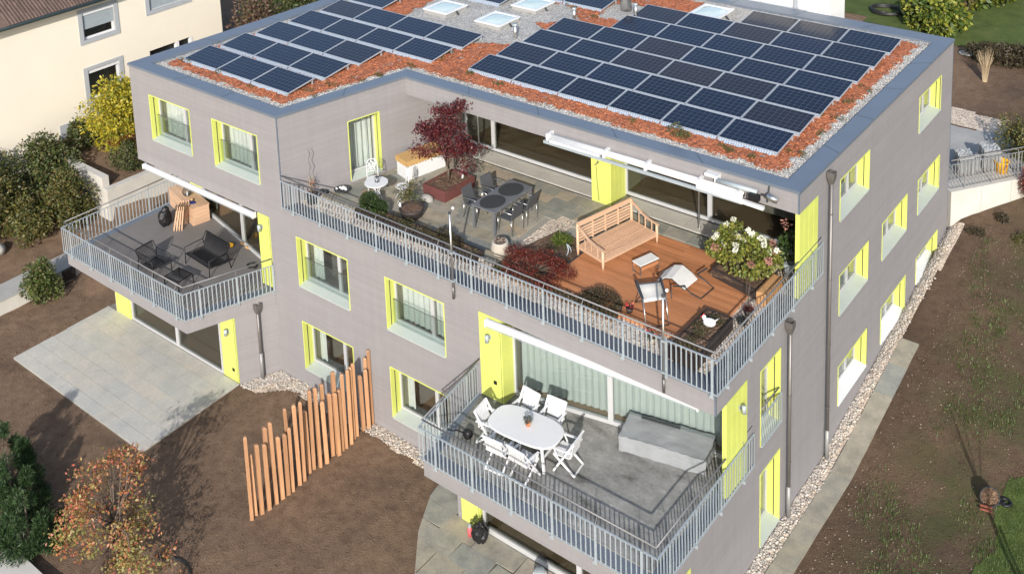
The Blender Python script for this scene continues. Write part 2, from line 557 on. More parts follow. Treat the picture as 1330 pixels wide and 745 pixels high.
def place(name, me, parent=None, loc=None, rz=0, bevel=0):
    o = bpy.data.objects.new(name, me)
    COL.objects.link(o)
    o.parent = parent
    if loc is not None:
        o.location = loc
    o.rotation_euler.z = rz
    if bevel:
        b = o.modifiers.new("bevel", 'BEVEL')
        b.width = bevel; b.segments = 2; b.limit_method = 'ANGLE'
    return o


def tag(o, label=None, cat=None, group=None, kind=None):
    if label: o['label'] = label
    if cat: o['category'] = cat
    if group: o['group'] = group
    if kind: o['kind'] = kind
    return o


def thing(name, label, cat, loc=(0, 0, 0), rz=0, group=None):
    o = bpy.data.objects.new(name, None)
    o.empty_display_size = .2
    COL.objects.link(o)
    o.location = loc
    o.rotation_euler.z = rz
    return tag(o, label, cat, group)


def dup(root, loc, rz, label=None, parent=None):
    r = root.copy(); COL.objects.link(r)
    r.location = loc; r.rotation_euler.z = rz
    if parent: r.parent = parent
    if label: r['label'] = label
    for ch in list(root.children):
        c = ch.copy(); COL.objects.link(c); c.parent = r
        for g in list(ch.children):
            d = g.copy(); COL.objects.link(d); d.parent = c
    return r


def clip(poly, a, b):
    """keep the part of poly on the left of the line a->b"""
    out = []
    def side(p): return (b[0] - a[0]) * (p[1] - a[1]) - (b[1] - a[1]) * (p[0] - a[0])
    for i in range(len(poly)):
        p, q = poly[i], poly[(i + 1) % len(poly)]
        sp, sq = side(p), side(q)
        if sp >= 0: out.append(p)
        if (sp >= 0) != (sq >= 0):
            t = sp / (sp - sq)
            out.append((p[0] + t * (q[0] - p[0]), p[1] + t * (q[1] - p[1])))
    return out


def clip_convex(poly, region):
    for i in range(len(region)):
        poly = clip(poly, region[i], region[(i + 1) % len(region)])
        if len(poly) < 3: return []
    return poly


def area(p):
    return abs(sum(p[i][0] * p[(i + 1) % len(p)][1] - p[(i + 1) % len(p)][0] * p[i][1] for i in range(len(p)))) / 2


def inside(p, poly):
    x, y = p; c = False
    j = len(poly) - 1
    for i in range(len(poly)):
        if (poly[i][1] > y) != (poly[j][1] > y) and x < (poly[j][0] - poly[i][0]) * (y - poly[i][1]) / (poly[j][1] - poly[i][1]) + poly[i][0]:
            c = not c
        j = i
    return c


def edgedist(p, poly):
    d = 1e9
    for i in range(len(poly)):
        a, b = poly[i], poly[(i + 1) % len(poly)]
        ax, ay = b[0] - a[0], b[1] - a[1]
        t = max(0, min(1, ((p[0] - a[0]) * ax + (p[1] - a[1]) * ay) / (ax * ax + ay * ay)))
        d = min(d, math.hypot(p[0] - a[0] - t * ax, p[1] - a[1] - t * ay))
    return d


def inset(poly, w):
    """shrink a counter-clockwise polygon"""
    n = len(poly); out = []
    for i in range(n):
        p0, p1, p2 = Vector(poly[i - 1]), Vector(poly[i]), Vector(poly[(i + 1) % n])
        d1, d2 = (p1 - p0).normalized(), (p2 - p1).normalized()
        n1, n2 = Vector((-d1.y, d1.x)), Vector((-d2.y, d2.x))
        a, b = p1 + n1 * w, p1 + n2 * w
        cr = d1.x * d2.y - d1.y * d2.x
        t = ((b.x - a.x) * d2.y - (b.y - a.y) * d2.x) / cr
        q = a + d1 * t
        out.append((q.x, q.y))
    return out


def pave(parent, region, bounds, rows, lens, z0, z1, mat, gap=.012, name='paving_slab', jit=0.0, holes=()):
    """stones laid in courses, every stone an object of its own"""
    x0, x1, y0, y1 = bounds
    y = y0
    while y < y1:
        h = min(random.choice(rows), y1 - y)
        x = x0 - random.uniform(0, lens[0])
        while x < x1:
            w = random.uniform(*lens)
            p = [(x + gap, y + gap), (x + w - gap, y + gap), (x + w - gap, y + h - gap), (x + gap, y + h - gap)]
            if jit:
                p = [(a + random.uniform(-jit, jit), b + random.uniform(-jit, jit)) for a, b in p]
            p = clip_convex(p, region)
            c = (x + w / 2, y + h / 2)
            if p and area(p) > .02 and not any(inside(c, hh) for hh in holes):
                MB().prism(p, z0, z1 + random.uniform(-.003, .003)).build(name, mat, parent)
            x += w
        y += h


def scatter_stones(name, mat, pts, rmin, rmax, parent=None, kind='stuff', flat=.7):
    """many small loose stones joined in one mesh"""
    base = np.array([(1, 0, 0), (-1, 0, 0), (0, 1, 0), (0, -1, 0), (0, 0, 1), (0, 0, -1)], float)
    fc = np.array([(0, 2, 4), (2, 1, 4), (1, 3, 4), (3, 0, 4), (2, 0, 5), (1, 2, 5), (3, 1, 5), (0, 3, 5)])
    pts = np.asarray(pts, float); n = len(pts)
    r = rng.uniform(rmin, rmax, (n, 1, 1)) * rng.uniform(.6, 1.25, (n, 6, 1))
    a = rng.uniform(0, 6.28, n); ca, sa = np.cos(a), np.sin(a)
    rot = np.zeros((n, 3, 3)); rot[:, 0, 0] = ca; rot[:, 0, 1] = -sa; rot[:, 1, 0] = sa; rot[:, 1, 1] = ca; rot[:, 2, 2] = flat
    v = np.einsum('nij,nkj->nki', rot, base[None] * r) + pts[:, None, :]
    me = rawmesh(name, v.reshape(-1, 3), (fc[None] + (np.arange(n) * 6)[:, None, None]).reshape(-1, 3), mat)
    o = place(name, me, parent)
    if kind: o['kind'] = kind
    return o


def rawmesh(name, v, f, mat, smooth=False):
    me = bpy.data.meshes.new(name)
    n, k = f.shape
    me.vertices.add(len(v)); me.vertices.foreach_set('co', np.ascontiguousarray(v, dtype=np.float32).ravel())
    me.loops.add(n * k); me.loops.foreach_set('vertex_index', np.ascontiguousarray(f, dtype=np.int32).ravel())
    me.polygons.add(n)
    me.polygons.foreach_set('loop_start', np.arange(0, n * k, k, dtype=np.int32))
    if smooth: me.polygons.foreach_set('use_smooth', np.ones(n, dtype=bool))
    if mat: me.materials.append(mat)
    me.update(calc_edges=True)
    return me


def leaf_arrays(cl, n, size, droop=.3, shell=.55, clump=0, aspect=.55):
    """leaves in clusters; cl: list of (centre, (rx,ry,rz)). returns vertices, faces of folded leaf blades"""
    cl_c = np.array([c for c, _ in cl], float); cl_r = np.array([r for _, r in cl], float)
    vol = np.prod(cl_r, 1) ** .67
    idx = rng.choice(len(cl), n, p=vol / vol.sum())
    d = rng.normal(size=(n, 3)); d /= np.linalg.norm(d, axis=1)[:, None]
    rad = shell + (1 - shell) * rng.random(n) ** .5
    rad = np.where(rng.random(n) < .3, rng.random(n) ** .5, rad)
    p = cl_c[idx] + d * cl_r[idx] * rad[:, None]
    if clump:
        # gather the leaves round twig ends so gaps open between sprays
        k = max(3, n // clump)
        tips = p[rng.choice(n, k, replace=False)]
        t = tips[rng.integers(0, k, n)]
        sp = cl_r.mean() * .26
        p = t + rng.normal(size=(n, 3)) * sp * np.array([1, 1, .6])
    a = d + rng.normal(size=(n, 3)) * .8
    a[:, 2] -= droop
    a /= np.linalg.norm(a, axis=1)[:, None]
    w = rng.normal(size=(n, 3)); w[:, 2] *= .5
    w = np.cross(a, w); w /= np.linalg.norm(w, axis=1)[:, None] + 1e-9
    nn = np.cross(a, w)
    s = size * rng.uniform(.6, 1.35, (n, 1))
    v = np.stack([p, p + a * s * .5 + w * s * aspect * .5 + nn * s * .1, p + a * s, p + a * s * .5 - w * s * aspect * .5 + nn * s * .1], 1)
    f = (np.arange(n) * 4)[:, None] + np.array([0, 1, 2, 3])
    return v.reshape(-1, 3), f


def foliage(name, parent, mat, cl, n, size, loc=None, **kw):
    v, f = leaf_arrays(cl, n, size, **kw)
    return place(name, rawmesh(name, v, f, mat), parent, loc)


def twigs(name, parent, base, tips, r0, r1, mat, trunk=None, sag=.0):
    b = MB()
    if trunk:
        b.tube(trunk, [r0 * (1 - .5 * i / (len(trunk) - 1)) for i in range(len(trunk))], 7)
        base = trunk[-1]
    for t in tips:
        st = Vector(base) if not trunk else Vector(random.choice(trunk[1:]))
        e = Vector(t)
        mid = st.lerp(e, .5) + Vector((random.uniform(-.08, .08), random.uniform(-.08, .08), .12 - sag)) * (e - st).length
        b.tube([st, mid, e], [r0 * .55, r0 * .35, r1], 5)
    return b.build(name, mat, parent, True)


# ================================================================== GROUND
def sstep(a, b, t):
    t = max(0, min(1, (t - a) / (b - a)))
    return t * t * (3 - 2 * t)


WALL_A, WALL_B = (14.5, 17.35), (16.55, 20.2)      # retaining wall behind the right hand plot


def gz(x, y):
    z = .05
    e = sstep(13.0, 15.0, x)
    z += e * (.07 + max(0, y - 6) * .17)
    if y > 17.2:
        behind = (WALL_B[0] - WALL_A[0]) * (y - WALL_A[1]) - (WALL_B[1] - WALL_A[1]) * (x - WALL_A[0])
        up = 3.05 + .055 * max(0, y - 18)
        if x < 14.3 or behind > 1.15:
            z = up
        else:
            z = min(z, up)
    if x < 5 and y > 5 and z < 3:
        z = max(z, min(3.0, .05 + (y - 5) * .25)) if x > -8 else z
    if x < -8.6:
        w = sstep(-8.6, -10.5, x)
        z = .05 + w * max(0, min(.95, (y + 1.2) * .24))
        if x < -12.05 and y < 1.7:
            z = .52 + max(0, (y + 1) * .12) + max(0, -x - 13) * .05
        if (x < -12.6 and y > 1.72) or y > 6.2:
            z = 2.05 + max(0, y - 2) * .03 + max(0, -x - 14) * .05
    paved = (-8.7 < x < -1.1 and -4.9 < y < -.8) or (6.3 < x < 15.6 and y < -.4)
    if paved: return z - .05
    z += .035 * noise.noise(Vector((x * .9, y * .9, 0))) + .016 * noise.noise(Vector((x * 3.1, y * 3.1, 4)))
    return z


def axis(dense0, dense1, step, far):
    a = list(np.arange(dense0, dense1 + 1e-6, step))
    lo, hi, s = [], [], step
    d = dense0
    while d > -far:
        s *= 1.35; d -= s; lo.append(d)
    s = step; d = dense1
    while d < far:
        s *= 1.35; d += s; hi.append(d)
    return lo[::-1] + a + hi


gx, gy = axis(-19, 22, .22, 900), axis(-11, 27, .22, 900)
gv = [(x, y, gz(x, y)) for y in gy for x in gx]
nx = len(gx)
gf = [(j * nx + i, j * nx + i + 1, (j + 1) * nx + i + 1, (j + 1) * nx + i) for j in range(len(gy) - 1) for i in range(nx - 1)]
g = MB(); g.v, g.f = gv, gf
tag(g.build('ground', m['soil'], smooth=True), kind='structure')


def sheet(name, poly, mat, dz=.02, step=.4, kind='structure', edge=0.0, parent=None):
    """a thin layer that follows the ground inside a polygon"""
    xs = [p[0] for p in poly]; ys = [p[1] for p in poly]
    b = MB(); idx = {}
    nxx = int((max(xs) - min(xs)) / step) + 2; nyy = int((max(ys) - min(ys)) / step) + 2
    def vid(i, j):
        if (i, j) not in idx:
            x, y = min(xs) + i * step, min(ys) + j * step
            idx[(i, j)] = len(b.v); b.v.append((x, y, gz(x, y) + dz))
        return idx[(i, j)]
    for i in range(nxx):
        for j in range(nyy):
            x, y = min(xs) + (i + .5) * step, min(ys) + (j + .5) * step
            if edge:
                q = noise.noise(Vector((x * 1.5, y * 1.5, 9))) * edge
            else:
                q = 0
            if inside((x + q, y + q), poly):
                b.f.append((vid(i, j), vid(i + 1, j), vid(i + 1, j + 1), vid(i, j + 1)))
    return tag(b.build(name, mat, parent, True), kind=kind)


sheet('lawn', [(2.5, 31.5), (6.3, 31.2), (8.8, 30.2), (11.0, 30.0), (13.8, 30.6), (30, 31), (40, 75), (-30, 75), (-8, 40)], m['lawn'], .03, .7, edge=.5)
sheet('lawn', [(19.05, 3.2), (19.0, 7.0), (18.95, 7.9), (20.5, 9.0), (30, 9), (30, -3), (19.4, 1)], m['lawn'], .022, .09, edge=.45)
sheet('paved_terrace', [(13.0, 18.3), (14.6, 18.0), (16.2, 20.6), (15.2, 22.6), (13.0, 22.4)], m['concrete2'], .03, .2)
sheet('gravel_path', [(12.0, 22.3), (15.2, 22.6), (14.8, 23.6), (12.0, 24.1)], m['pebble'], .035, .2)

# ================================================================== APARTMENT BUILDING
bld = thing('apartment_building', 'grey boarded three storey apartment building with lime green window surrounds', 'building')
LX = 14.55
Z1, Z2, ZR = 2.92, 5.88, 8.754


def wall(p0, p1, z0, z1, holes=(), mat=None, name='wall', parent=None):
    p0, p1 = Vector((*p0, 0)), Vector((*p1, 0))
    L = (p1 - p0).length; u = (p1 - p0) / L
    us = sorted({0, L, *[h[0] for h in holes], *[h[1] for h in holes]})
    zs = sorted({z0, z1, *[h[2] for h in holes], *[h[3] for h in holes]})
    us = [a for a in us if 0 <= a <= L]; zs = [a for a in zs if z0 <= a <= z1]
    b = MB()
    for i in range(len(us) - 1):
        for j in range(len(zs) - 1):
            cu, cz = (us[i] + us[i + 1]) / 2, (zs[j] + zs[j + 1]) / 2
            if any(h[0] < cu < h[1] and h[2] < cz < h[3] for h in holes): continue
            q = lambda a, c: tuple(p0 + u * a + Vector((0, 0, c)))
            b.quad(q(us[i], zs[j]), q(us[i + 1], zs[j]), q(us[i + 1], zs[j + 1]), q(us[i], zs[j + 1]))
    return b.build(name, mat or m['clad'], parent or bld)


def h(a, b, z0, z1, off): return (a - off, b - off, z0, z1)


B1, B2 = 2.818, 5.683                                # storey datum heights
S, T, SR, TR = .654, 2.274, 1.095, 2.305
FW = [(.414, 2.657), (4.156, 6.384)]
UW = [(-6.749, -4.496), (-3.328, -1.108)]
# front
wall((-7.78, 0), (-.096, 0), 5.33, ZR, [h(a, b, B2 + S, B2 + T, -7.78) for a, b in UW])
wall((-.80, 0), (7.62, 0), -.3, 5.33, [h(a, b, f + S, f + T, -.80) for a, b in FW for f in (0, B1)])
wall((-.096, 0), (LX, 0), 5.33, 5.84)
# right side
RW2 = [(7.12, 9.315), (13.643, 15.767)]
RW1 = [(7.188, 9.428), (10.529, 12.72), (13.766, 15.915)]
RW0 = [(7.225, 9.487), (10.59, 12.744)]
RWL = (13.80, 16.0, 1.44, 2.36)
FR = (2.27, 3.415)
wall((LX, -.9), (LX, 1.55), -.3, 2.36)
wall((LX, 1.55), (LX, 17.05), -.3, 2.82, [h(*FR, .253, 2.286, 1.55)] + [h(a, b, SR, TR, 1.55) for a, b in RW0] + [h(*RWL, 1.55)])
wall((LX, 1.55), (LX, 17.05), 2.82, 5.33, [h(*FR, 3.071, 5.104, 1.55)] + [h(a, b, B1 + SR, B1 + TR, 1.55) for a, b in RW1])
wall((LX, 0), (LX, 17.05), 5.33, 5.84)
wall((LX, 5.62), (LX, 17.05), 5.84, 8.20, [h(a, b, B2 + SR, B2 + TR, 5.62) for a, b in RW2])
wall((LX, 4.434), (LX, 17.05), 8.20, ZR)
# recess on the top floor
BC = Vector((1.022 + .096, 4.434)); BCL = BC.length; bu = BC / BCL
bend = Vector((-.096, 0)) + bu * 6.9
wall((-.096, 0), (1.022, 4.434), 5.80, ZR, [(2.37, 3.54, 5.93, 7.93)])
wall((1.022, 4.434), tuple(bend), 5.80, 8.21)
wall((1.022, 4.434), (LX, 4.434), 8.20, ZR)
# unseen sides close the volume
wall((LX, 17.05), (-6.5, 17.05), -.3, ZR)
wall((-6.5, 17.05), (-7.60, 2.4), 2.9, ZR)
wall((-7.60, 2.4), (-7.78, 0), 5.33, ZR)
# corner trims
for x, y, z0, z1 in ((-.096, 0, 5.86, ZR), (LX, 4.434, 8.2, ZR), (LX, 0, 5.33, 5.84), (LX, 17.05, 2.2, ZR)):
    MB().box(x - .035, x + .006, y - .006, y + .035, z0, z1).build('corner_trim', m['cap'], bld)
# soffits
s_ = MB()
s_.add([(-7.78, 0, 5.33), (-.8, 0, 5.33), (-.8, 2.6, 5.33), (-7.78, 2.6, 5.33)], [(0, 3, 2, 1)])
s_.add([(7.62, 0, 5.33), (LX, 0, 5.33), (LX, 2.6, 5.33), (7.62, 2.6, 5.33)], [(0, 3, 2, 1)])
s_.add([(1.022, 4.434, 8.2), (LX, 4.434, 8.2), (LX, 7, 8.2), (1.7, 7, 8.2)], [(0, 3, 2, 1)])
s_.build('soffit', m['ceiling'], bld)

# ---- lower storey projections and balcony slabs
SL = [(-8.42, -2.58), (-1.80, -2.60), (-.78, -.02), (-.78, 2.4), (-8.25, 2.4)]
SR_ = [(7.90, -2.62), (LX, -2.62), (LX, 1.55), (LX - .1, 2.6), (7.62, 2.6), (7.56, -.02)]
b = MB(); b.prism(SL, 2.40, 2.84); b.build('balcony_slab', m['clad'], bld)
b = MB(); b.prism(SR_, 2.36, 2.84); b.build('balcony_slab', m['clad'], bld)


def rim(poly, w, z0, z1, mat, n_edges, name='parapet_cap'):
    """sheet metal along the open edges of a slab"""
    q = inset(poly, w); b = MB(); k = len(poly)
    for i in n_edges:
        j = (i + 1) % k
        a, c, d, e = poly[i], poly[j], q[j], q[i]
        b.add([(*a, z0), (*c, z0), (*d, z0), (*e, z0), (*a, z1), (*c, z1), (*d, z1), (*e, z1)],
              [(4, 5, 6, 7), (0, 1, 5, 4), (2, 3, 7, 6), (3, 0, 4, 7), (1, 2, 6, 5)])
    return b.build(name, mat, bld)


rim([(x * 1.0, y) for x, y in SL], .33, 2.843, 2.885, m['cap'], (4, 0, 1))
rim(SR_, .33, 2.843, 2.885, m['cap'], (5, 0, 1))
b = MB(); b.prism(inset(SL, .325)[:3] + [(-1.0, 2.3), (-8.0, 2.3)], 2.845, Z1); b.build('balcony_floor', m['balfloor'], bld)
b = MB(); b.prism([(8.17, -2.3), (14.22, -2.3), (14.22, 2.5), (7.7, 2.5), (7.64, 0)], 2.845, Z1); fl = b.build('balcony_floor', None, bld)


def stained():
    k = NT('stained_stone_floor')
    v = k.pos()
    a = k.ramp(k.noise(k.pos((1, 1.9, 1)), 1.25, 6, .68), [(.34, (.095, .092, .082)), (.45, (.19, .188, .178)), (.58, (.245, .243, .232)), (.72, (.36, .35, .33))])
    f = k.ramp(k.noise(v, 14, 4), [(.3, (.85,) * 3), (.7, (1.15,) * 3)])
    k.set(k.mix(1, a, f, 'MULTIPLY'), .7)
    k.bump(k.noise(v, 30, 3), .15, .01)
    return k.m


fl.data.materials.append(stained())
wall((-8.1, -1.22), (-1.36, -1.17), -.3, 2.40, [(.05, 6.72, .08, 2.36)])
wall((-1.36, -1.17), (-.80, 0), -.3, 2.40)
wall((7.66, -1.2), (LX, -1.2), -.3, 2.36, [(.12, 6.8, .08, 2.33)])
wall((LX, -1.2), (LX, -.9), -.3, 2.36)

# ---- roof edge and roof
ROOF = [(-7.78, 0), (-.096, 0), (1.022, 4.434), (LX, 4.434), (LX, 17.05), (-6.5, 17.05)]
out = inset(ROOF, -.035); inn = inset(ROOF, .52)
b = MB(); n = 6
for i in range(n):
    j = (i + 1) % n
    a, c, d, e = out[i], out[j], inn[j], inn[i]
    b.quad((*a, 8.845), (*c, 8.845), (*d, 8.80), (*e, 8.80))
    b.quad((*a, 8.765), (*c, 8.765), (*c, 8.845), (*a, 8.845))
    b.quad((*e, 8.80), (*d, 8.80), (*d, 8.55), (*e, 8.55))
    b.quad((*a, 8.765), (*ROOF[i], 8.765), (*ROOF[j], 8.765), (*c, 8.765))
b.build('roof_edge', m['cap'], bld)
# seams of the sheet metal
b = MB()
for i, (p, q) in enumerate(((0, 1), (1, 2), (2, 3), (3, 4), (4, 5), (5, 0))):
    L = math.hypot(out[q][0] - out[p][0], out[q][1] - out[p][1]); k = int(L / 3)
    for s in range(1, k + 1):
        t = s / (k + 1)
        a = Vector((*out[p], 8.847)).lerp(Vector((*out[q], 8.847)), t); c_ = Vector((*inn[p], 8.802)).lerp(Vector((*inn[q], 8.802)), t)
        MB().bar(a, c_, .03, .006).build('edge_seam', m['dark_cap'], bld)


def gridsheet(name, poly, z, jz, step, mat, test=None, parent=None):
    xs = [p[0] for p in poly]; ys = [p[1] for p in poly]
    x0, y0 = min(xs), min(ys); W = int((max(xs) - x0) / step) + 1; H = int((max(ys) - y0) / step) + 1
    b = MB(); idx = {}
    def vid(i, j):
        if (i, j) not in idx:
            idx[(i, j)] = len(b.v)
            x, y = x0 + i * step, y0 + j * step
            b.v.append((x + random.uniform(-.3, .3) * step, y + random.uniform(-.3, .3) * step, z + random.uniform(-jz, jz) + jz * 1.4 * noise.noise(Vector((x * 1.3, y * 1.3, 3)))))
        return idx[(i, j)]
    for i in range(W):
        for j in range(H):
            p = (x0 + (i + .5) * step, y0 + (j + .5) * step)
            if inside(p, poly) and (test is None or test(p)):
                b.f.append((vid(i, j), vid(i + 1, j), vid(i + 1, j + 1), vid(i, j + 1)))
    return tag(b.build(name, mat, parent, True), kind='stuff')


RIN = inset(ROOF, .50)
gridsheet('roof_gravel', RIN, 8.715, .012, .12, m['gravel'], parent=bld)
GRAV = [[(-3.3, 9.0), (.4, 7.9), (2.2, 8.8), (2.4, 10.3), (1.5, 10.9), (2.6, 12.0), (2.2, 12.6), (1.2, 13.2), (-2.0, 13.0), (-3.6, 11.0)],
        [(2.9, 12.7), (4.3, 12.9), (5.0, 14.3), (3.4, 14.8), (2.7, 14.2)],
        [(5.2, 13.7), (7.6, 13.9), (9.2, 15.4), (9.2, 16.6), (6.0, 16.6)]]


def is_red(p):
    q = (p[0] + .22 * noise.noise(Vector((p[0] * 2.2, p[1] * 2.2, 1))), p[1] + .22 * noise.noise(Vector((p[0] * 2.2, p[1] * 2.2, 5))))
    d = edgedist(q, RIN)
    if d < .37: return False
    return not any(inside(q, gg) for gg in GRAV)


gridsheet('roof_substrate', inset(ROOF, .84), 8.735, .018, .10, m['red'], is_red, bld)
pts = []
while len(pts) < 5200:
    i = random.choice((0, 1, 2, 3)); t = random.random(); w = random.uniform(.02, .46)
    a, c_ = RIN[i], RIN[i + 1]; d = (Vector(c_) - Vector(a)).normalized(); nrm = Vector((-d.y, d.x))
    p = Vector(a).lerp(Vector(c_), t) + nrm * w
    if random.random() < math.hypot(c_[0] - a[0], c_[1] - a[1]) / 14: pts.append((p.x, p.y, 8.725))
scatter_stones('roof_pebbles', m['roofstones'], pts, .014, .030, bld)
pts = []
xa, xb, ya, yb = -7.5, 14.3, .5, 16.8
while len(pts) < 9000:
    p = (random.uniform(xa, xb), random.uniform(ya, yb))
    if inside(p, RIN) and is_red(p): pts.append((*p, 8.752))
scatter_stones('brick_chips', m['redchips'], pts, .015, .045, bld)


# ---- windows
WCACHE = {}


def window(kind, w, hh, loc, rz):
    """lime lined reveal with sloping board, frame, panes, curtain, glass guard and the room behind"""
    key = (kind, round(w, 2), round(hh, 2))
    if key in WCACHE:
        return dup(WCACHE[key], loc, rz)
    D = .40; t = .028
    b = MB()
    b.box(0, t, -.014, D, 0, hh).box(w - t, w, -.014, D, 0, hh).box(t, w - t, -.014, D, hh - t, hh)
    o = b.build('window', m['lime'], bld)
    for x in (t + .004, w - t - .004):
        MB().box(x - .006, x + .006, .135, .155, .05, hh - t).build('guide_rail', m['dark'], o)
    white = kind in ('side0',)
    b = MB()
    zs = .035
    b.add([(t, -.03, 0), (w - t, -.03, 0), (w - t, D, zs + .05), (t, D, zs + .05), (t, -.03, -.03), (w - t, -.03, -.03), (w - t, D, -.03), (t, D, -.03)],
          [(0, 1, 2, 3), (4, 5, 1, 0), (7, 4, 0, 3), (5, 6, 2, 1), (4, 7, 6, 5)])
    b.build('window_board', m['sillwhite'] if white else m['sill'], o)
    z0 = zs + .05
    b = MB(); f = .065; y0, y1 = D - .07, D
    xm = w * (.66 if kind != 'french' else .995)
    b.box(t, t + f, y0, y1, z0, hh - t).box(w - t - f, w - t, y0, y1, z0, hh - t)
    b.box(t + f, w - t - f, y0, y1, z0, z0 + f).box(t + f, w - t - f, y0, y1, hh - t - f, hh - t)
    if kind != 'french':
        b.box(xm - .06, xm + .06, y0 + .002, y1 - .002, z0 + f, hh - t - f)
    b.build('frame', m['frame'], o)
    spans = [(t + f, w - t - f)] if kind == 'french' else [(t + f, xm - .06), (xm + .06, w - t - f)]
    for a, c_ in spans:
        MB().box(a, c_, D - .045, D - .035, z0 + f, hh - t - f).build('pane', m['glass'], o)
    if kind in ('front', 'frontdark'):
        MB().box(t + .01, w - t - .01, D - .16, D - .148, z0 - .02, hh * .50).build('glass_guard', m['guard'], o)
        MB().box(t + .01, w - t - .01, D - .163, D - .145, hh * .50, hh * .50 + .010).build('guard_rail', m['pipe'], o)
    cov = {'front': (.0, .98), 'frontdark': (.0, .22), 'ground': (.0, .16), 'french': (0, 1), 'side': (.03, .2), 'side0': (.02, .15)}[kind]
    b = MB(); nn = 60
    xs = [t + (w - 2 * t) * (cov[0] + (cov[1] - cov[0]) * i / nn) for i in range(nn + 1)]
    for x in xs:
        yy = D + .20 + .045 * math.sin(x * 31) + .02 * math.sin(x * 73)
        b.v += [(x, yy, .02), (x, yy, hh - .02)]
    b.f += [(2 * i, 2 * i + 2, 2 * i + 3, 2 * i + 1) for i in range(nn)]
    b.build('curtain', m['curtain'], o, True)
    dd = D + 1.9
    b = MB()
    b.quad((0, dd, -.4), (w, dd, -.4), (w, dd, hh + .2), (0, dd, hh + .2))
    b.quad((0, D, -.4), (0, dd, -.4), (0, dd, hh + .2), (0, D, hh + .2)).quad((w, dd, -.4), (w, D, -.4), (w, D, hh + .2), (w, dd, hh + .2))
    b.quad((0, D, hh + .2), (0, dd, hh + .2), (w, dd, hh + .2), (w, D, hh + .2))
    b.quad((0, D, hh), (w, D, hh), (w, D, hh + .2), (0, D, hh + .2))
    b.build('room', m['room'], o)
    b = MB(); b.quad((0, D, -.4), (w, D, -.4), (w, dd, -.4), (0, dd, -.4)).quad((0, D, -.4), (w, D, -.4), (w, D, z0), (0, D, z0))
    b.build('room_floor', m['roomfloor'], o)
    o.location = loc; o.rotation_euler.z = rz
    WCACHE[key] = o
    return o


for i, (a, b_) in enumerate(UW): window('front', 2.24, T - S, (a, 0, B2 + S), 0)
window('frontdark', 2.24, T - S, (FW[0][0], 0, B1 + S), 0)
window('front', 2.24, T - S, (FW[1][0], 0, B1 + S), 0)
for a, b_ in FW: window('ground', 2.24, T - S, (a, 0, S), 0)
for lst, f, kd in ((RW2, B2, 'side'), (RW1, B1, 'side'), (RW0, 0, 'side0')):
    for a, b_ in lst: window(kd, 2.2, TR - SR, (LX, a, f + SR), math.pi / 2)
window('side0', 2.2, .92, (LX, RWL[0], 1.44), math.pi / 2)
window('french', 1.145, 2.033, (LX, FR[0], 3.071), math.pi / 2)
window('french', 1.145, 2.033, (LX, FR[0], .253), math.pi / 2)
ang = math.atan2(bu.y, bu.x)
p = Vector((-.096, 0)) + bu * 2.37
window('french', 1.17, 2.0, (p.x, p.y, 5.93), ang)


def glazing(w, hh, loc, rz, mull, depth=3.2, glass_m=None, curtain=None, sill=.10, lime=(), roomcol=None):
    b = MB(); f = .07
    b.box(0, f, -.02, .08, 0, hh).box(w - f, w, -.02, .08, 0, hh).box(f, w - f, -.02, .08, hh - f, hh).box(f, w - f, -.02, .08, 0, sill)
    xs = [f, *mull, w - f]
    for x in mull: b.box(x - .07, x + .07, -.018, .078, sill, hh - f)
    o = b.build('glass_front', m['frame'], bld, loc=loc, rz=rz)
    for i in range(len(xs) - 1):
        a = xs[i] + (.07 if i else 0); c_ = xs[i + 1] - (.07 if i < len(xs) - 2 else 0)
        MB().box(a, c_, .025, .037, sill, hh - f).build('pane', glass_m or m['glassdark'], o)
    b = MB()
    dd = depth
    b.quad((0, dd, 0), (w, dd, 0), (w, dd, hh + .1), (0, dd, hh + .1))
    b.quad((0, .1, 0), (0, dd, 0), (0, dd, hh + .1), (0, .1, hh + .1)).quad((w, dd, 0), (w, .1, 0), (w, .1, hh + .1), (w, dd, hh + .1))
    b.quad((0, .08, hh + .1), (0, dd, hh + .1), (w, dd, hh + .1), (w, .08, hh + .1))
    b.build('room', m['room'], o)
    MB().quad((0, .08, .04), (w, .08, .04), (w, dd, .04), (0, dd, .04)).build('room_floor', m['roomfloor'], o)
    for a, c_ in curtain or ():
        b = MB(); nn = int((c_ - a) * 40)
        for i in range(nn + 1):
            x = a + (c_ - a) * i / nn
            yy = .32 + .022 * math.sin(x * 34) + .012 * math.sin(x * 83 + 1)
            b.v += [(x, yy, .06), (x, yy, hh)]
        b.f += [(2 * i, 2 * i + 2, 2 * i + 3, 2 * i + 1) for i in range(nn)]
        b.build('curtain', m['curtain2'], o, True)
    return o


# top floor, set back behind the terrace
glazing(5.75, 2.24, (1.75, 6.47, 5.95), 0, [1.2], 4, curtain=None)
glazing(5.9, 2.24, (8.12, 6.47, 5.95), 0, [2.85], 4)
# right loggia, middle floor: glass runs slightly out of square
a1 = math.atan2(.2, 1)
glazing(5.75, 2.42, (8.36, .46, Z1), a1, [2.75], 2.4, m['guard'], curtain=[(.1, 5.65)])
# left loggia, middle floor
a2 = math.atan2(-.22, 1)
glazing(5.75, 2.42, (-6.75, 1.78, Z1), a2, [3.1], 2.6, curtain=[(.1, .5)])
# garden floor
glazing(5.0, 2.28, (-7.15, -1.19, .08), 0, [2.6], 2.8, sill=.08)
glazing(5.5, 2.25, (8.5, -1.17, .08), 0, [3.0], 2.8, sill=.14)

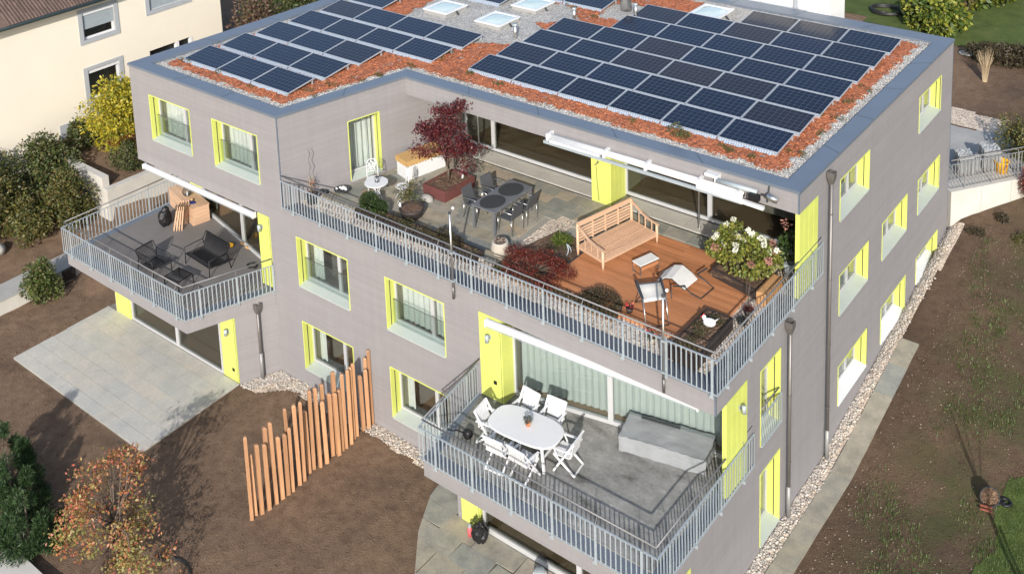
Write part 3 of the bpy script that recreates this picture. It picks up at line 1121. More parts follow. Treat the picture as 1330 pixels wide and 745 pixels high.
# ---- lime green boards beside the glass
def lime(*boxes):
    for bx in boxes:
        b = MB()
        b.box(*bx)
        o = b.build('lime_panel', m['lime'], bld)
        x0, x1, y0, y1, z0, z1 = bx
        # fine joints between the boards
        j = MB()
        if x1 - x0 > y1 - y0:
            j.box(x0 + (x1 - x0) * .93, x0 + (x1 - x0) * .93 + .012, y0 - .003, y0 + .01, z0 + .01, z1 - .01)
        else:
            for k in range(1, 4):
                yy = y0 + (y1 - y0) * k / 4
                j.box(x1 - .01, x1 + .003, yy - .004, yy + .004, z0 + .01, z1 - .01)
        j.build('panel_joint', m['dark'] if x1 - x0 > y1 - y0 else m['lime'], o)


lime((7.625, 8.38, -.012, .44, Z1, 5.325), (-1.36, -.805, -.012, .50, Z1, 5.325), (7.42, 8.12, 5.66, 6.50, Z2, 8.195),
     (LX - .10, LX + .012, .49, 1.545, 2.88, 5.325), (LX - .10, LX + .012, 4.445, 5.615, 5.845, 8.195),
     (7.80, 8.44, -1.215, -1.1, .06, 2.33), (-8.05, -7.16, -1.235, -1.1, .06, 2.38), (-2.14, -1.40, -1.19, -1.05, .06, 2.38), (-7.7, -6.9, 1.9, 2.1, Z1, 5.32),
     (LX - .10, LX + .012, -1.9, -1.21, .06, 2.35))

# ---- terrace base, edge sheet, pebble margins
b = MB(); b.prism([(-.05, .3), (LX - .3, .3), (LX - .3, 6.6), (1.6, 6.6)], 5.60, 5.835); b.build('terrace_base', m['joint'], bld)
b = MB()
b.add([(-.09, 0, 5.875), (LX + .01, -.01, 5.875), (LX - .50, .50, 5.86), (0.05, .50, 5.86), (-.09, -.01, 5.835), (LX + .01, -.01, 5.835), (LX - .5, .5, 5.80), (.05, .5, 5.80)],
      [(0, 1, 2, 3), (4, 5, 1, 0), (6, 7, 3, 2)])
b.add([(LX + .01, -.01, 5.875), (LX + .01, 4.44, 5.875), (LX - .5, 4.44, 5.86), (LX - .5, .5, 5.86), (LX + .01, -.01, 5.835), (LX + .01, 4.44, 5.835), (LX - .5, 4.44, 5.8), (LX - .5, .5, 5.8)],
      [(0, 1, 2, 3), (4, 5, 1, 0), (6, 7, 3, 2)])
b.build('parapet_cap', m['dark_cap'], bld)
gridsheet('terrace_pebbles', [(.05, .5), (LX - .5, .5), (LX - .5, 5.7), (13.3, 5.7), (13.3, 1.3), (.3, 1.3)], 5.86, .008, .07, m['pebble'], parent=bld)

# ---- rainwater pipes
def downpipe(x, y, ztop, zbot, nx=1, ny=0):
    b = MB(); b.tube([(x, y, ztop - .12), (x, y, zbot)], .048, 10)
    o = b.build('downpipe', m['pipe'], bld, True)
    b = MB()
    k = .098
    b.add([(x - k, y - k, ztop), (x + k, y - k, ztop), (x + k, y + k, ztop), (x - k, y + k, ztop), (x - k, y - k, ztop - .16), (x + k, y - k, ztop - .16), (x + k, y + k, ztop - .16), (x - k, y + k, ztop - .16),
           (x - .05, y - .05, ztop - .34), (x + .05, y - .05, ztop - .34), (x + .05, y + .05, ztop - .34), (x - .05, y + .05, ztop - .34),
           (x - k + .02, y - k + .02, ztop), (x + k - .02, y - k + .02, ztop), (x + k - .02, y + k - .02, ztop), (x - k + .02, y + k - .02, ztop),
           (x - k + .02, y - k + .02, ztop - .12), (x + k - .02, y - k + .02, ztop - .12), (x + k - .02, y + k - .02, ztop - .12), (x - k + .02, y + k - .02, ztop - .12)],
          [(4, 5, 1, 0), (5, 6, 2, 1), (6, 7, 3, 2), (7, 4, 0, 3), (8, 9, 5, 4), (9, 10, 6, 5), (10, 11, 7, 6), (11, 8, 4, 7),
           (0, 1, 13, 12), (1, 2, 14, 13), (2, 3, 15, 14), (3, 0, 12, 15), (12, 13, 17, 16), (13, 14, 18, 17), (14, 15, 19, 18), (15, 12, 16, 19), (16, 17, 18, 19)])
    b.build('rainwater_head', m['pipe'], o)
    z = zbot + .9
    MB().tube([(x, y, zbot - .05), (x, y, z)], .060, 10).build('stand_pipe', m['pipe2'], o, True)
    b = MB(); zz = zbot + 1.6
    while zz < ztop - .6:
        b.tube([(x, y, zz), (x, y, zz + .03)], .058, 10); zz += 1.9
    if b.v: b.build('pipe_clip', m['pipe'], o)
    return o


downpipe(LX + .13, 6.2, 8.66, .15)
downpipe(LX + .13, 3.69, 5.72, .15)
dpv = Vector((-1.36, -1.17)).lerp(Vector((-.8, 0)), .52)
downpipe(dpv.x + .10, dpv.y - .04, 2.66, .05)

# ---- bands of river gravel at the foot of the walls (loose stones)
pts = []
while len(pts) < 4200:
    y = random.uniform(-1.2, 17.2); x = LX + abs(random.gauss(0, 1)) * .16 + .02
    w = .42 if y < 11.2 else .42 + (y - 11) * .02
    if x < LX + w: pts.append((x, y, gz(x, y) + .03))
scatter_stones('wall_gravel', m['pebbles3d'], pts, .025, .06, bld)
sheet('gravel_strip', [(LX - .02, -1.3), (LX + .44, -1.3), (LX + .44, 11), (LX + .5, 17.4), (LX - .02, 17.4)], m['pebble'], .02, .11)
pts = []
while len(pts) < 2300:
    r_ = random.random()
    if r_ < .75:
        x, y = random.uniform(-.8, 7.6), -random.uniform(0, .62)
        if x > .0 and y < -.42 - .12 * noise.noise(Vector((x * 2, 0, 0))): continue
    else:
        t = random.random(); q = Vector((-1.36, -1.17)).lerp(Vector((-.8, 0)), t); x, y = q.x + random.uniform(0, .55), q.y - random.uniform(0, .05)
    pts.append((x, y, gz(x, y) + .03))
scatter_stones('wall_gravel', m['pebbles3d'], pts, .02, .05, bld)
sheet('gravel_strip', [(-.8, .02), (7.6, .02), (7.6, -.42), (.1, -.46), (-.6, -1.2), (-1.36, -1.2)], m['pebble'], .02, .1, edge=.1)


# ================================================================== SOLAR PANELS
PW, PD, PH = 1.795, 1.105, .128
pd_ = math.hypot(PD, PH)
tilt = math.atan2(PH, PD)
_pv = {}


def solar_panel(loc, label, group, last=False):
    r = thing('solar_panel', label, 'solar panel', loc, 0, group)
    if not _pv:
        def tilted(bm):
            c, s_ = math.cos(tilt), math.sin(tilt)
            bm.v = [(x, y * c - z * s_, y * s_ + z * c) for x, y, z in bm.v]
            return bm
        w, d, f = PW, pd_, .021
        _pv['frame'] = tilted(MB().box(0, w, 0, f, -.035, .004).box(0, w, d - f, d, -.035, .004).box(0, f, f, d - f, -.035, .004).box(w - f, w, f, d - f, -.035, .004)).mesh('frame', m['alu'])
        _pv['cells'] = MB().box(f, w - f, f, d - f, -.02, 0).mesh('cells', m['solar'])
        b = MB()
        b.add([(0.01, -.012, -.012), (w - .01, -.012, -.012), (w - .01, -.085, -.105), (.01, -.085, -.105), (0.01, -.002, -.012), (w - .01, -.002, -.012), (w - .01, -.075, -.105), (.01, -.075, -.105)],
              [(3, 2, 1, 0), (4, 5, 6, 7), (0, 1, 5, 4), (1, 2, 6, 5), (3, 0, 4, 7)])
        _pv['wind_deflector'] = b.mesh('wind_deflector', m['defl'])
        _pv['support_leg'] = MB().box(-.02, .02, -.02, .02, -.14, .10).mesh('support_leg', m['alu'])
        _pv['end_block'] = MB().box(-.05, .05, -.07, .0, -.09, -.02).mesh('end_block', m['alu'])
    place('frame', _pv['frame'], r)
    o = place('cells', _pv['cells'], r); o.rotation_euler.x = tilt
    place('wind_deflector', _pv['wind_deflector'], r)
    place('support_leg', _pv['support_leg'], r, (.06, PD - .05, 0))
    place('support_leg', _pv['support_leg'], r, (PW - .06, PD - .05, 0))
    if last: place('end_block', _pv['end_block'], r, (PW - .05, -.0, 0))
    return r


ORD = ['first', 'second', 'third', 'fourth', 'fifth', 'sixth', 'seventh']
rows = [(0, 6), (0, 6), (0, 6), (0, 6), (1, 6), (1, 6), (3, 6)]
for r_, (a, e) in enumerate(rows):
    for j in range(a, e):
        nth = ORD[j - a] + ' from left'
        rw = 'front row' if r_ == 0 else 'rearmost row' if r_ == 6 else ORD[r_] + ' row from front'
        solar_panel((2.315 + 1.82 * j, 6.107 + 1.441 * r_, 8.815), f'solar panel {nth}, {rw}, large right array', 'panels of the large right array', j == e - 1)
rows = [(0, 3), (0, 3), (0, 3), (0, 4), (0, 4), (0, 1)]
for r_, (a, e) in enumerate(rows):
    for j in range(a, e):
        nth = ORD[j - a] + ' from left' if e - a > 1 else 'alone'
        rw = 'front row' if r_ == 0 else 'rearmost row' if r_ == 5 else ORD[r_] + ' row from front'
        solar_panel((-6.58 + 1.82 * j + .065 * r_, 1.38 + 1.512 * r_, 8.815), f'solar panel {nth}, {rw}, left array', 'panels of the left array', j == e - 1)
solar_panel((-2.66, 11.75, 8.815), 'solar panel at the top edge just behind the leftmost skylight', 'panels behind the skylights')
solar_panel((1.02, 13.32, 8.815), 'solar panel beside the big steel vent pipe, right of a pair', 'panels behind the skylights')
solar_panel((-.80, 13.32, 8.815), 'solar panel left of a pair behind the middle skylights', 'panels behind the skylights')

# ---- skylights, vents
def skylight(x, y, label):
    r = thing('skylight', label, 'skylight', (x, y, 8.60), 0, 'flat roof skylights')
    MB().box(0, 1.14, 0, 1.18, 0, .24).build('curb', m['concrete2'], r)
    b = MB().box(-.03, 1.17, -.03, .07, .243, .30).box(-.03, 1.17, 1.11, 1.21, .243, .30).box(-.03, .07, .07, 1.11, .243, .30).box(1.07, 1.17, .07, 1.11, .243, .30)
    b.build('frame', m['whitemetal'], r)
    b = MB(); nn = 8
    for j in range(nn + 1):
        for i in range(nn + 1):
            u, v = i / nn, j / nn
            b.v.append((.07 + u * 1.0, .07 + v * 1.04, .27 + .10 * math.sin(math.pi * u) ** .7 * math.sin(math.pi * v) ** .7 if 0 < i < nn and 0 < j < nn else .27))
    b.f = [(j * 9 + i, j * 9 + i + 1, j * 9 + i + 10, j * 9 + i + 9) for j in range(nn) for i in range(nn)]
    b.build('dome', m['skydome'], r, True)
    MB().bar((1.17, .55, .22), (1.34, .50, .08), .05, .05).build('opener', m['dark'], r)


m['skydome'] = M('opal_dome', (.45, .55, .56), .08, var=.12, scale=2, bump=0)
skylight(-2.9, 9.63, 'leftmost skylight with white frame in the gravel')
skylight(-.36, 9.66, 'front skylight in the gravel between the two solar arrays')
skylight(-.28, 11.76, 'rear skylight between the two solar arrays, near the top edge')
skylight(5.87, 14.56, 'skylight standing alone behind the large right array')


def vent(x, y, r_, hh, label, cap=True, col='steel'):
    o = thing('vent_pipe', label, 'vent pipe', (x, y, 8.60), 0, 'roof vent pipes')
    MB().tube([(0, 0, 0), (0, 0, hh)], r_, 14).build('pipe', m[col], o, True)
    if cap: MB().tube([(0, 0, hh - .05), (0, 0, hh + .03)], r_ * 1.2, 14).build('cap', m['galv'], o, True)


vent(1.75, 9.35, .075, .62, 'short vent pipe at the left corner of the large array')
vent(2.42, 12.05, .07, .55, 'short vent pipe behind the third row of panels')
vent(4.15, 13.55, .065, .6, 'thin vent pipe to the right of the big steel flue')
vent(3.45, 14.0, .22, 1.3, 'big stainless steel flue at the top edge of the roof', False)

# tufts of stonecrop on the roof
m['sedum'] = leafmat('stonecrop', [(.05, .085, .02), (.09, .11, .03), (.14, .10, .035), (.06, .09, .03)])
cl = []
for x, y, n_ in ((2.6, 5.85, 2), (3.9, 5.75, 2), (6.0, 5.78, 1), (9.0, 5.72, 2), (10.6, 5.62, 3), (11.9, 5.6, 3), (12.9, 5.62, 2), (13.4, 6.4, 2), (13.5, 7.9, 2), (13.55, 9.2, 3), (13.6, 10.4, 2), (13.5, 11.6, 2),
                 (-.7, 1.9, 3), (-.6, 2.8, 3), (.1, 4.2, 3), (.3, 5.4, 2), (1.0, 6.3, 2), (-6.4, 1.3, 2), (-4.5, 1.25, 1), (-2.6, 1.22, 1), (.6, 7.0, 2), (3.0, 12.6, 1), (1.6, 13.1, 2), (-.2, 3.5, 2)):
    for _ in range(n_):
        cl.append(((x + random.gauss(0, .16), y + random.gauss(0, .08), 8.78), (random.uniform(.05, .16), random.uniform(.04, .10), .07)))
tag(foliage('stonecrop_tufts', bld, m['sedum'], cl, 2600, .045), kind='stuff')
cl = [((10.35, 5.62, 8.92), (.22, .14, .20)), ((10.6, 5.62, 8.86), (.18, .12, .12))]
o = foliage('roof_weed', None, m['sedum'], cl, 240, .07)
tag(o, 'bushy green weed growing before the front row of solar panels', 'weed')

# ================================================================== RAILINGS
_bal = {}


def railing(label, path, z, hand=1.06, group='galvanised balcony railings', name='balcony_railing', pitch=.130, per=9, z_top=.86, inner=1, mat=None):
    r = thing(name, label, 'railing', (0, 0, 0), 0, group)
    P = [Vector((*p, 0)) for p in path]
    mt = mat or m['galv']
    if ('b', mt.name) not in _bal:
        _bal['b', mt.name] = MB().box(-.006, .006, -.0145, .0145, 0, 1).mesh('baluster', mt)
        _bal['p', mt.name] = MB().box(-.010, .010, -.030, .030, -.15, 1).box(-.045, .045, .030, .05, -.14, -.04).mesh('post', mt)
    for i in range(len(P) - 1):
        a, b_ = P[i], P[i + 1]
        L = (b_ - a).length; u = (b_ - a) / L
        n = max(2, round(L / pitch)); rz = math.atan2(u.y, u.x) + math.pi / 2
        MB().bar(a + Vector((0, 0, z)), b_ + Vector((0, 0, z)), .045, .014).build('bottom_rail', mt, r)
        MB().bar(a + Vector((0, 0, z + z_top)), b_ + Vector((0, 0, z + z_top)), .045, .014).build('top_rail', mt, r)
        for k in range(n + 1):
            if k == n and i < len(P) - 2: continue
            q = a + u * (L * k / n)
            post = (k % per == per // 2)
            o = place('post' if post else 'baluster', _bal['p' if post else 'b', mt.name], r, (q.x, q.y, z + .007), rz if not post else rz + math.pi / 2)
            o.scale = (1, 1, (z_top if post else z_top - .014))
            if post:
                o.rotation_euler.z = rz
                nrm = Vector((-u.y, u.x, 0)) * inner * .07
                MB().tube([(q.x, q.y, z + z_top), (q.x + nrm.x * .5, q.y + nrm.y * .5, z + z_top + .07), (q.x + nrm.x, q.y + nrm.y, z + hand - .02)], .008, 5).build('rail_bracket', m['handrail'], r)
    # round handrail slightly to the inside
    Q = []
    for i, p in enumerate(P):
        d1 = (P[i] - P[i - 1]).normalized() if i else (P[1] - P[0]).normalized()
        d2 = (P[i + 1] - P[i]).normalized() if i < len(P) - 1 else d1
        n1 = Vector((-d1.y, d1.x, 0)); n2 = Vector((-d2.y, d2.x, 0))
        nn = (n1 + n2); nn = nn / max(.3, nn.length_squared) * 2
        Q.append(p + nn * .07 * inner + Vector((0, 0, z + hand)))
    b = MB()
    for i in range(len(Q) - 1): b.tube([Q[i], Q[i + 1]], .021, 8)
    b.build('handrail', m['handrail'], r, True)
    return r


railing('long galvanised railing round the top floor terrace', [(-.06, -.06), (LX + .07, -.06), (LX + .07, 5.85)], 5.92, .99)
railing('galvanised railing round the lower right balcony with white table', [(7.52, -.03), (7.86, -2.69), (LX + .06, -2.69), (LX + .06, 1.83)], 2.88, 1.05)
railing('galvanised railing round the left balcony with black chairs', [(-8.3, 2.3), (-8.50, -2.65), (-1.76, -2.67), (-.76, -.05)], 2.88, 1.05)
railing('short railing across the tall window on the right side', [(LX + .05, 2.28), (LX + .05, 3.40)], 3.09, .92, None, 'window_railing', .11, 99, .80, inner=1)


# ================================================================== AWNINGS, LAMPS AND POLES ON THE FACADES
def cassette(x0, x1, y, z, r, label, rz=0):
    o = thing('awning', label, 'awning', ((x0 + x1) / 2, y, z), rz, 'rolled up awnings')
    h_ = (x1 - x0) / 2
    prof = [(-.5, .35), (-.15, .62), (.35, .6), (.5, .2), (.42, -.45), (-.1, -.6), (-.45, -.3)]
    b = MB()
    vs = [(s * h_, p * 2 * r - .0, q * 2 * r) for s in (-1, 1) for p, q in prof]
    k = len(prof)
    b.add(vs, [tuple(range(k - 1, -1, -1)), tuple(range(k, 2 * k))] + [(i, (i + 1) % k, k + (i + 1) % k, k + i) for i in range(k)])
    b.build('cassette', m['awn'], o, False, .012)
    MB().box(-h_ + .02, h_ - .02, -r * 1.02, -r * .9, -r * .95, -r * .75).build('front_bar', m['galv'], o)
    for s in (-1, 1): MB().box(s * h_ - .02, s * h_ + .02, -r * .95, r * 1.02, -r * 1.1, r * 1.25).build('end_cap', m['whitemetal'], o)


cassette(-7.28, -1.42, -.10, 5.24, .075, 'white awning cassette under the overhang above the left balcony')
cassette(7.98, 14.0, .05, 5.20, .08, 'white awning cassette above the glass front of the right balcony', math.radians(3.3))
o = thing('awning', 'white folding arm awning across the top floor terrace front', 'awning', (6.85, 4.22, 8.34), 0, 'rolled up awnings')
b = MB()
b.tube([(0, .05, .06), (6.26, .05, .06)], .070, 10).box(0, 6.26, -.05, .12, -.02, .05)
b.build('cassette', m['whitemetal'], o, True)
MB().box(-.02, 6.30, -.13, -.065, -.14, -.06).build('front_bar', m['galv'], o)
for x in (.1, 2.05, 3.4, 5.0, 6.15):
    MB().box(x - .04, x + .04, -.10, .20, -.05, .155).build('bracket', m['whitemetal'], o)
MB().bar((5.0, -.09, -.02), (6.9, -.12, -.06), .10, .09).build('arm', m['whitemetal'], o)
MB().bar((.2, -.09, -.03), (1.9, -.06, -.05), .09, .07).build('arm', m['whitemetal'], o)
MB().add([(.25, -.08, -.14), (1.75, -.05, -.14), (1.75, 1.0, -.5), (1.7, 1.0, -.5)], [(0, 1, 2, 3)]).build('fabric_end', m['galv'], o)
o = thing('patio_heater', 'long steel tube heater under the roof edge by the corner', 'heater', (12.35, 4.33, 8.58))
MB().tube([(0, -.08, 0), (1.15, -.08, -.0)], .065, 12).build('tube_body', m['galv'], o, True)
MB().box(-.05, .03, -.12, .10, -.05, .12).box(-.35, -.05, -.10, .10, .04, .12).build('bracket', m['whitemetal'], o)
MB().box(.98, 1.26, -.25, -.12, -.17, -.01).build('control_box', m['black'], o)
o = thing('floodlight', 'round steel floodlight hanging below the roof corner', 'lamp', (13.75, 4.36, 8.60))
MB().tube([(.02, -.12, -.02), (.30, -.10, -.10)], .085, 12).build('head', m['steel'], o, True)
MB().bar((0, .07, .22), (0, -.05, -.25), .03, .03).bar((-.12, -.1, -.05), (.05, -.12, -.03), .05, .05).build('bracket', m['dark'], o)


def walllamp(loc, rz, label):
    o = thing('wall_lamp', label, 'lamp', loc, rz, 'wall lamps on lime panels')
    MB().box(-.05, .05, -.02, .0, -.06, .06).build('wall_plate', m['galv'], o)
    MB().tube([(0, -.11, -.10), (0, -.11, .10)], .055, 12).build('head', m['galv'], o, True)
    MB().bar((0, -.02, 0), (0, -.09, 0), .03, .03).build('arm', m['dark'], o)


walllamp((7.98, -.015, 4.73), 0, 'small grey wall lamp above the white plastic chairs')
walllamp((-1.18, -.015, 4.90), 0, 'small grey wall lamp on the lime panel of the left balcony')
walllamp((-1.72, -1.19, 1.75), 0, 'small grey wall lamp on the lime panel by the paved patio')
walllamp((LX + .015, 1.15, 4.85), math.pi / 2, 'small grey wall lamp on the lime fin at the building corner')
# sockets and switches on the lime boards
for x, y, z in ((8.12, -.017, 3.45), (7.98, -1.22, 1.85), (-1.62, -1.195, .45)):
    o = MB().box(x - .05, x + .05, y - .012, y, z - .05, z + .05).build('wall_socket', m['black'])
    tag(o, {8.12: 'black wall socket on the lime panel near the plastic chairs', 7.98: 'black wall socket on the lime panel above the rubbish bag', -1.62: 'black wall socket low on the lime panel by the paved patio'}[x], 'socket')
o = thing('crank_holder', 'awning crank handle on the lime pier of the top terrace', 'crank', (7.62, 5.655, 7.12))
MB().bar((-.05, -.02, -.05), (.05, -.02, .05), .03, .03).bar((.03, -.02, .1), (.1, -.02, .08), .03, .03).build('handle', m['steel'], o)
MB().tube([(0, -.02, -.08), (.02, -.03, -.5), (.08, -.03, -1.15)], .007, 5).build('cord', m['dark'], o)


def pole(x, y, z0, z1, label):
    o = thing('parasol_pole', label, 'pole', (x, y, z0), 0, 'steel poles clamped to the terrace railing')
    MB().tube([(0, 0, 0), (0, 0, z1 - z0)], .028, 10).build('tube', m['steel'], o, True)
    MB().tube([(0, 0, -.04), (0, 0, .30)], .036, 10).build('sleeve', m['pipe'], o, True)
    MB().tube([(0, 0, z1 - z0 - .03), (0, 0, z1 - z0 + .02)], .036, 10).build('collar', m['dark'], o, True)
    for z in (.45, 1.25): MB().box(-.045, .045, -.03, .09, z, z + .04).build('clamp', m['galv'], o)
    MB().blob((.07, .06, z1 - z0 + .12), .042, .042, .042, 10, 6, 0).build('lamp_globe', m['bulb'], o, True)
    MB().bar((0, 0, z1 - z0), (.06, .05, z1 - z0 + .1), .015, .015).build('bracket', m['dark'], o)


pole(13.29, -.13, 5.52, 7.93, 'steel pole with glass globe at the right end of the terrace railing')
pole(6.88, -.13, 5.52, 7.95, 'steel pole with glass globe in the middle of the terrace railing')
for x, y, label in ((10.85, 6.05, 'thin steel awning post before the right glass front'), (2.75, 5.95, 'thin steel awning post behind the red maple')):
    o = thing('awning_post', label, 'post', (x, y, Z2), 0, 'thin awning posts')
    MB().tube([(0, 0, 0), (0, 0, 2.3)], .025, 8).build('tube', m['steel'], o, True)
    MB().tube([(0, 0, 0), (0, 0, .03)], .06, 10).build('foot_plate', m['steel'], o, True)


# ================================================================== PAVING
m['joint3'] = M('grey_joint', (.20, .19, .165), .9, var=.2, scale=5)
patio = tag(MB().prism([(-8.56, -4.72), (-1.29, -4.74), (-1.40, -1.16), (-8.56, -.98)], -.05, .045).build('patio', m['joint3']), kind='structure')
PAT = [(-8.56, -4.72), (-1.29, -4.74), (-1.38, -1.22), (-8.56, -1.24)]
pave(patio, PAT, (-8.6, -1.2, -4.75, -1.1), [.42, .5, .5, .6], (.55, 1.25), .03, .075, m['slab'], .005)
m['joint2'] = M('dark_joint', (.115, .105, .085), .9, var=.2, scale=5)
gt = tag(MB().prism([(6.5, -.66), (6.58, -1.1), (7.15, -2.2), (8.0, -3.25), (9.5, -4.3), (15.2, -5), (15.2, -1.21), (7.6, -1.21), (7.6, -.5)], -.05, .045).build('garden_terrace', m['joint2']), kind='structure')
pave(gt, [(6.5, -.66), (6.58, -1.1), (7.15, -2.2), (8.0, -3.25), (9.5, -4.3), (14.5, -5), (14.5, -1.22), (7.6, -.5)], (6.4, 14.6, -4.9, -.5), [.6, .8, .9], (.7, 1.5), .03, .075, m['flag2'], .011, jit=.03,
     holes=[[(7.6, -1.2), (15, -1.2), (15, 0), (7.6, 0)]])
path = tag(MB().box(14.9, 15.4, -4, -3.9, -.2, .1).build('side_path', m['joint']), kind='structure')
y = -4.0
while y < 10.9:
    L = random.uniform(.75, 1.3)
    z0, z1 = .05 + .07 + max(0, y - 6) * .17, .05 + .07 + max(0, y + L - 6) * .17
    b = MB(); g_ = .006
    xa, xb = 14.96, 15.50
    b.add([(xa, y + g_, z0 - .05), (xb, y + g_, z0 - .05), (xb, y + L - g_, z1 - .05), (xa, y + L - g_, z1 - .05), (xa, y + g_, z0 + .045), (xb, y + g_, z0 + .045), (xb, y + L - g_, z1 + .045), (xa, y + L - g_, z1 + .045)],
          [(4, 5, 6, 7), (0, 1, 5, 4), (1, 2, 6, 5), (2, 3, 7, 6), (3, 0, 4, 7)])
    b.build('paving_slab', m['flag2'], path)
    y += L

# terrace flagstones
DECK = [(8.90, 1.25), (13.45, 1.25), (13.45, 5.02), (8.90, 5.02)]
BED = [(7.25, .95), (11.2, .95), (11.2, 1.25), (8.9, 1.25), (8.9, 3.45), (7.65, 3.62), (7.28, 2.1)]
PEBSQ = [(7.05, 3.9), (7.1, 4.5), (7.75, 4.35), (7.72, 3.62), (7.35, 2.1), (7.1, 2.1)]
TR = [(.42, 1.15), (7.2, 1.2), (13.3, 1.5), (13.3, 5.72), (1.55, 5.72)]
ter = tag(MB().box(1.5, 2.0, 5.9, 6.0, 5.8, 5.83).build('terrace_paving', m['joint']), kind='structure')
pave(ter, TR, (.3, 13.4, 1.15, 5.73), [.30, .40, .48], (.45, 1.1), 5.83, Z2, m['flag'], .008, name='flagstone', holes=[DECK, BED, PEBSQ, [(7.0, 3.9), (7.1, 4.6), (7.8, 4.4), (7.8, 3.6), (7.3, 2.1)]])
MB().box(1.6, 13.8, 5.73, 5.80, 5.80, 5.865).build('drain_channel', m['dark'], bld)
for x0 in np.arange(1.65, 13.7, 1.1):
    MB().box(x0 + .006, x0 + 1.094, 5.806, 6.46, 5.83, 5.905).build('threshold_slab', m['threshold'], ter)
b = MB()
b.prism([(x, y) for x, y in PEBSQ], 5.83, 5.872)
b.build('pebble_patch', m['pebble'], bld)
bed = MB(); bed.prism(BED, 5.83, 5.93); bed = bed.build('planting_bed', m['soilpot'], bld)

# timber deck: every board on its own
deck = thing('timber_deck', 'reddish brown timber deck on the corner of the top terrace', 'deck', (0, 0, 0))
MB().box(8.92, 13.43, 1.27, 5.0, 5.84, 5.905).build('substructure', m['dark'], deck)
y = 1.25; k = 0
while y < 4.99:
    j = 8.9 + (2.25 if k % 2 else 3.1)
    for xa, xb in ((8.9, j), (j + .004, 13.45)):
        MB().box(xa, xb, y, y + .137, 5.905, 5.935 + random.uniform(-.001, .001)).build('deck_board', m['deck'], deck)
    y += .1455; k += 1
MB().box(8.9, 13.05, 1.222, 1.247, 5.80, 5.93).build('edge_board', m['deck'], deck)
MB().box(13.453, 13.478, 2.4, 5.0, 5.80, 5.93).build('edge_board', m['deck'], deck)

# ================================================================== TERRACE FURNITURE
# teak daybed
t = thing('teak_daybed', 'pale teak daybed bench with slatted seat and curved arms on the deck', 'bench', (9.83, 2.61, 5.935), math.radians(76.6))
L, D = 2.06, 1.0
for x, y, hh in ((.0, 0, .56), (L, 0, .56), (0, D, .93), (L, D, .93)):
    b = MB(); b.tube([(x, y, 0), (x, y, .12), (x, y, .2), (x, y, hh)], [.028, .036, .045, .038], 8)
    b.build('leg', m['teak'], t, True)
MB().box(.03, L - .03, -.02, .02, .22, .30).build('seat_rail', m['teak'], t)
MB().box(.03, L - .03, D - .02, D + .02, .22, .30).build('seat_rail', m['teak'], t)
for x in (0, L): MB().box(x - .018, x + .018, .03, D - .03, .22, .30).build('side_rail', m['teakY'], t)
for x in (.70, 1.37): MB().box(x - .03, x + .03, .02, D - .02, .25, .285).build('cross_rail', m['teakY'], t)
for i in range(13):
    y = .045 + i * .073
    MB().box(.02, L - .02, y - .017, y + .017, .29, .312).build('seat_slat', m['teak'], t)
MB().bar((0, D + .02, .90), (L, D + .02, .90), .04, .13).build('top_rail', m['teak'], t)
for i in range(5):
    z = .42 + i * .085
    MB().bar((.02, D, z), (L - .02, D, z), .02, .05).build('back_slat', m['teak'], t)
for x in (.55, 1.03, 1.52): MB().bar((x, D - .015, .36), (x, D - .015, .84), .05, .025, (0, 1, 0)).build('back_post', m['teak'], t)
for x in (0, L):
    pts = [(x, D - .02, .86), (x, D - .18, .80), (x, D - .42, .665), (x, .30, .60), (x, .06, .585), (x, -.07, .575)]
    b = MB()
    for p_, q_ in zip(pts, pts[1:]): b.bar(p_, q_, .062, .035)
    b.build('arm', m['teakY'], t)
    for i in range(3):
        y = .2 + i * .25
        MB().bar((x, y, .30), (x, y, .60), .03, .02).build('arm_slat', m['teak'], t)

# grey dining set
def dining_chair(loc, rz, label):
    """mesh armchair on bright tube legs, faces local +y"""
    o = thing('dining_chair', label, 'chair', loc, rz, 'dark mesh chairs round the grey table')
    MB().box(-.25, .25, -.22, .24, .42, .45).build('seat', m['greyfab'], o, bevel=.012)
    b = MB(); b.add([(-.25, -.22, .45), (.25, -.22, .45), (.23, -.33, .88), (-.23, -.33, .88), (-.25, -.245, .45), (.25, -.245, .45), (.23, -.355, .88), (-.23, -.355, .88)],
                    [(3, 2, 1, 0), (4, 5, 6, 7), (2, 3, 7, 6), (0, 4, 7, 3), (1, 2, 6, 5)])
    b.build('backrest', m['greyfab'], o)
    for x in (-.26, .26):
        for y0, y1 in ((.24, .22), (-.24, -.28)):
            MB().tube([(x, y1, 0), (x, y0, .44)], .013, 7).build('leg', m['steel'], o, True)
        MB().tube([(x, .22, .44), (x, .21, .63), (x, .15, .66), (x, -.28, .66)], .013, 7).build('armrest', m['steel'], o, True)
    return o


t = thing('dining_table', 'long grey table with two dark oval mats on the stone terrace', 'table', (5.88, 3.27, Z2))
MB().box(-.43, .43, -.92, .92, .715, .75).build('table_top', m['tablegrey'], t, bevel=.01)
for x in (-.38, .38):
    for y in (-.86, .86): MB().bar((x, y, 0), (x, y, .715), .065, .065).build('leg', m['tablegrey'], t)
for x in (-.38, .38): MB().box(x - .02, x + .02, -.84, .84, .65, .713).build('apron', m['tablegrey'], t)
for y, lab in ((-.45, 'nearer'), (.42, 'farther')):
    o = MB().lathe([(.36, .0), (.36, .006), (.34, .008)], 28, (0, 0, 0), 1.0, 1.15).build('table_mat', m['placemat'], loc=(5.88, 3.27 + y, Z2 + .751))
    tag(o, f'{lab} dark oval mat lying on the grey dining table', 'table mat', 'dark oval mats on the grey table')
dining_chair((5.12, 2.95, Z2), -math.pi / 2 + .05, 'dark mesh chair on the maple side of grey table, nearer the railing')
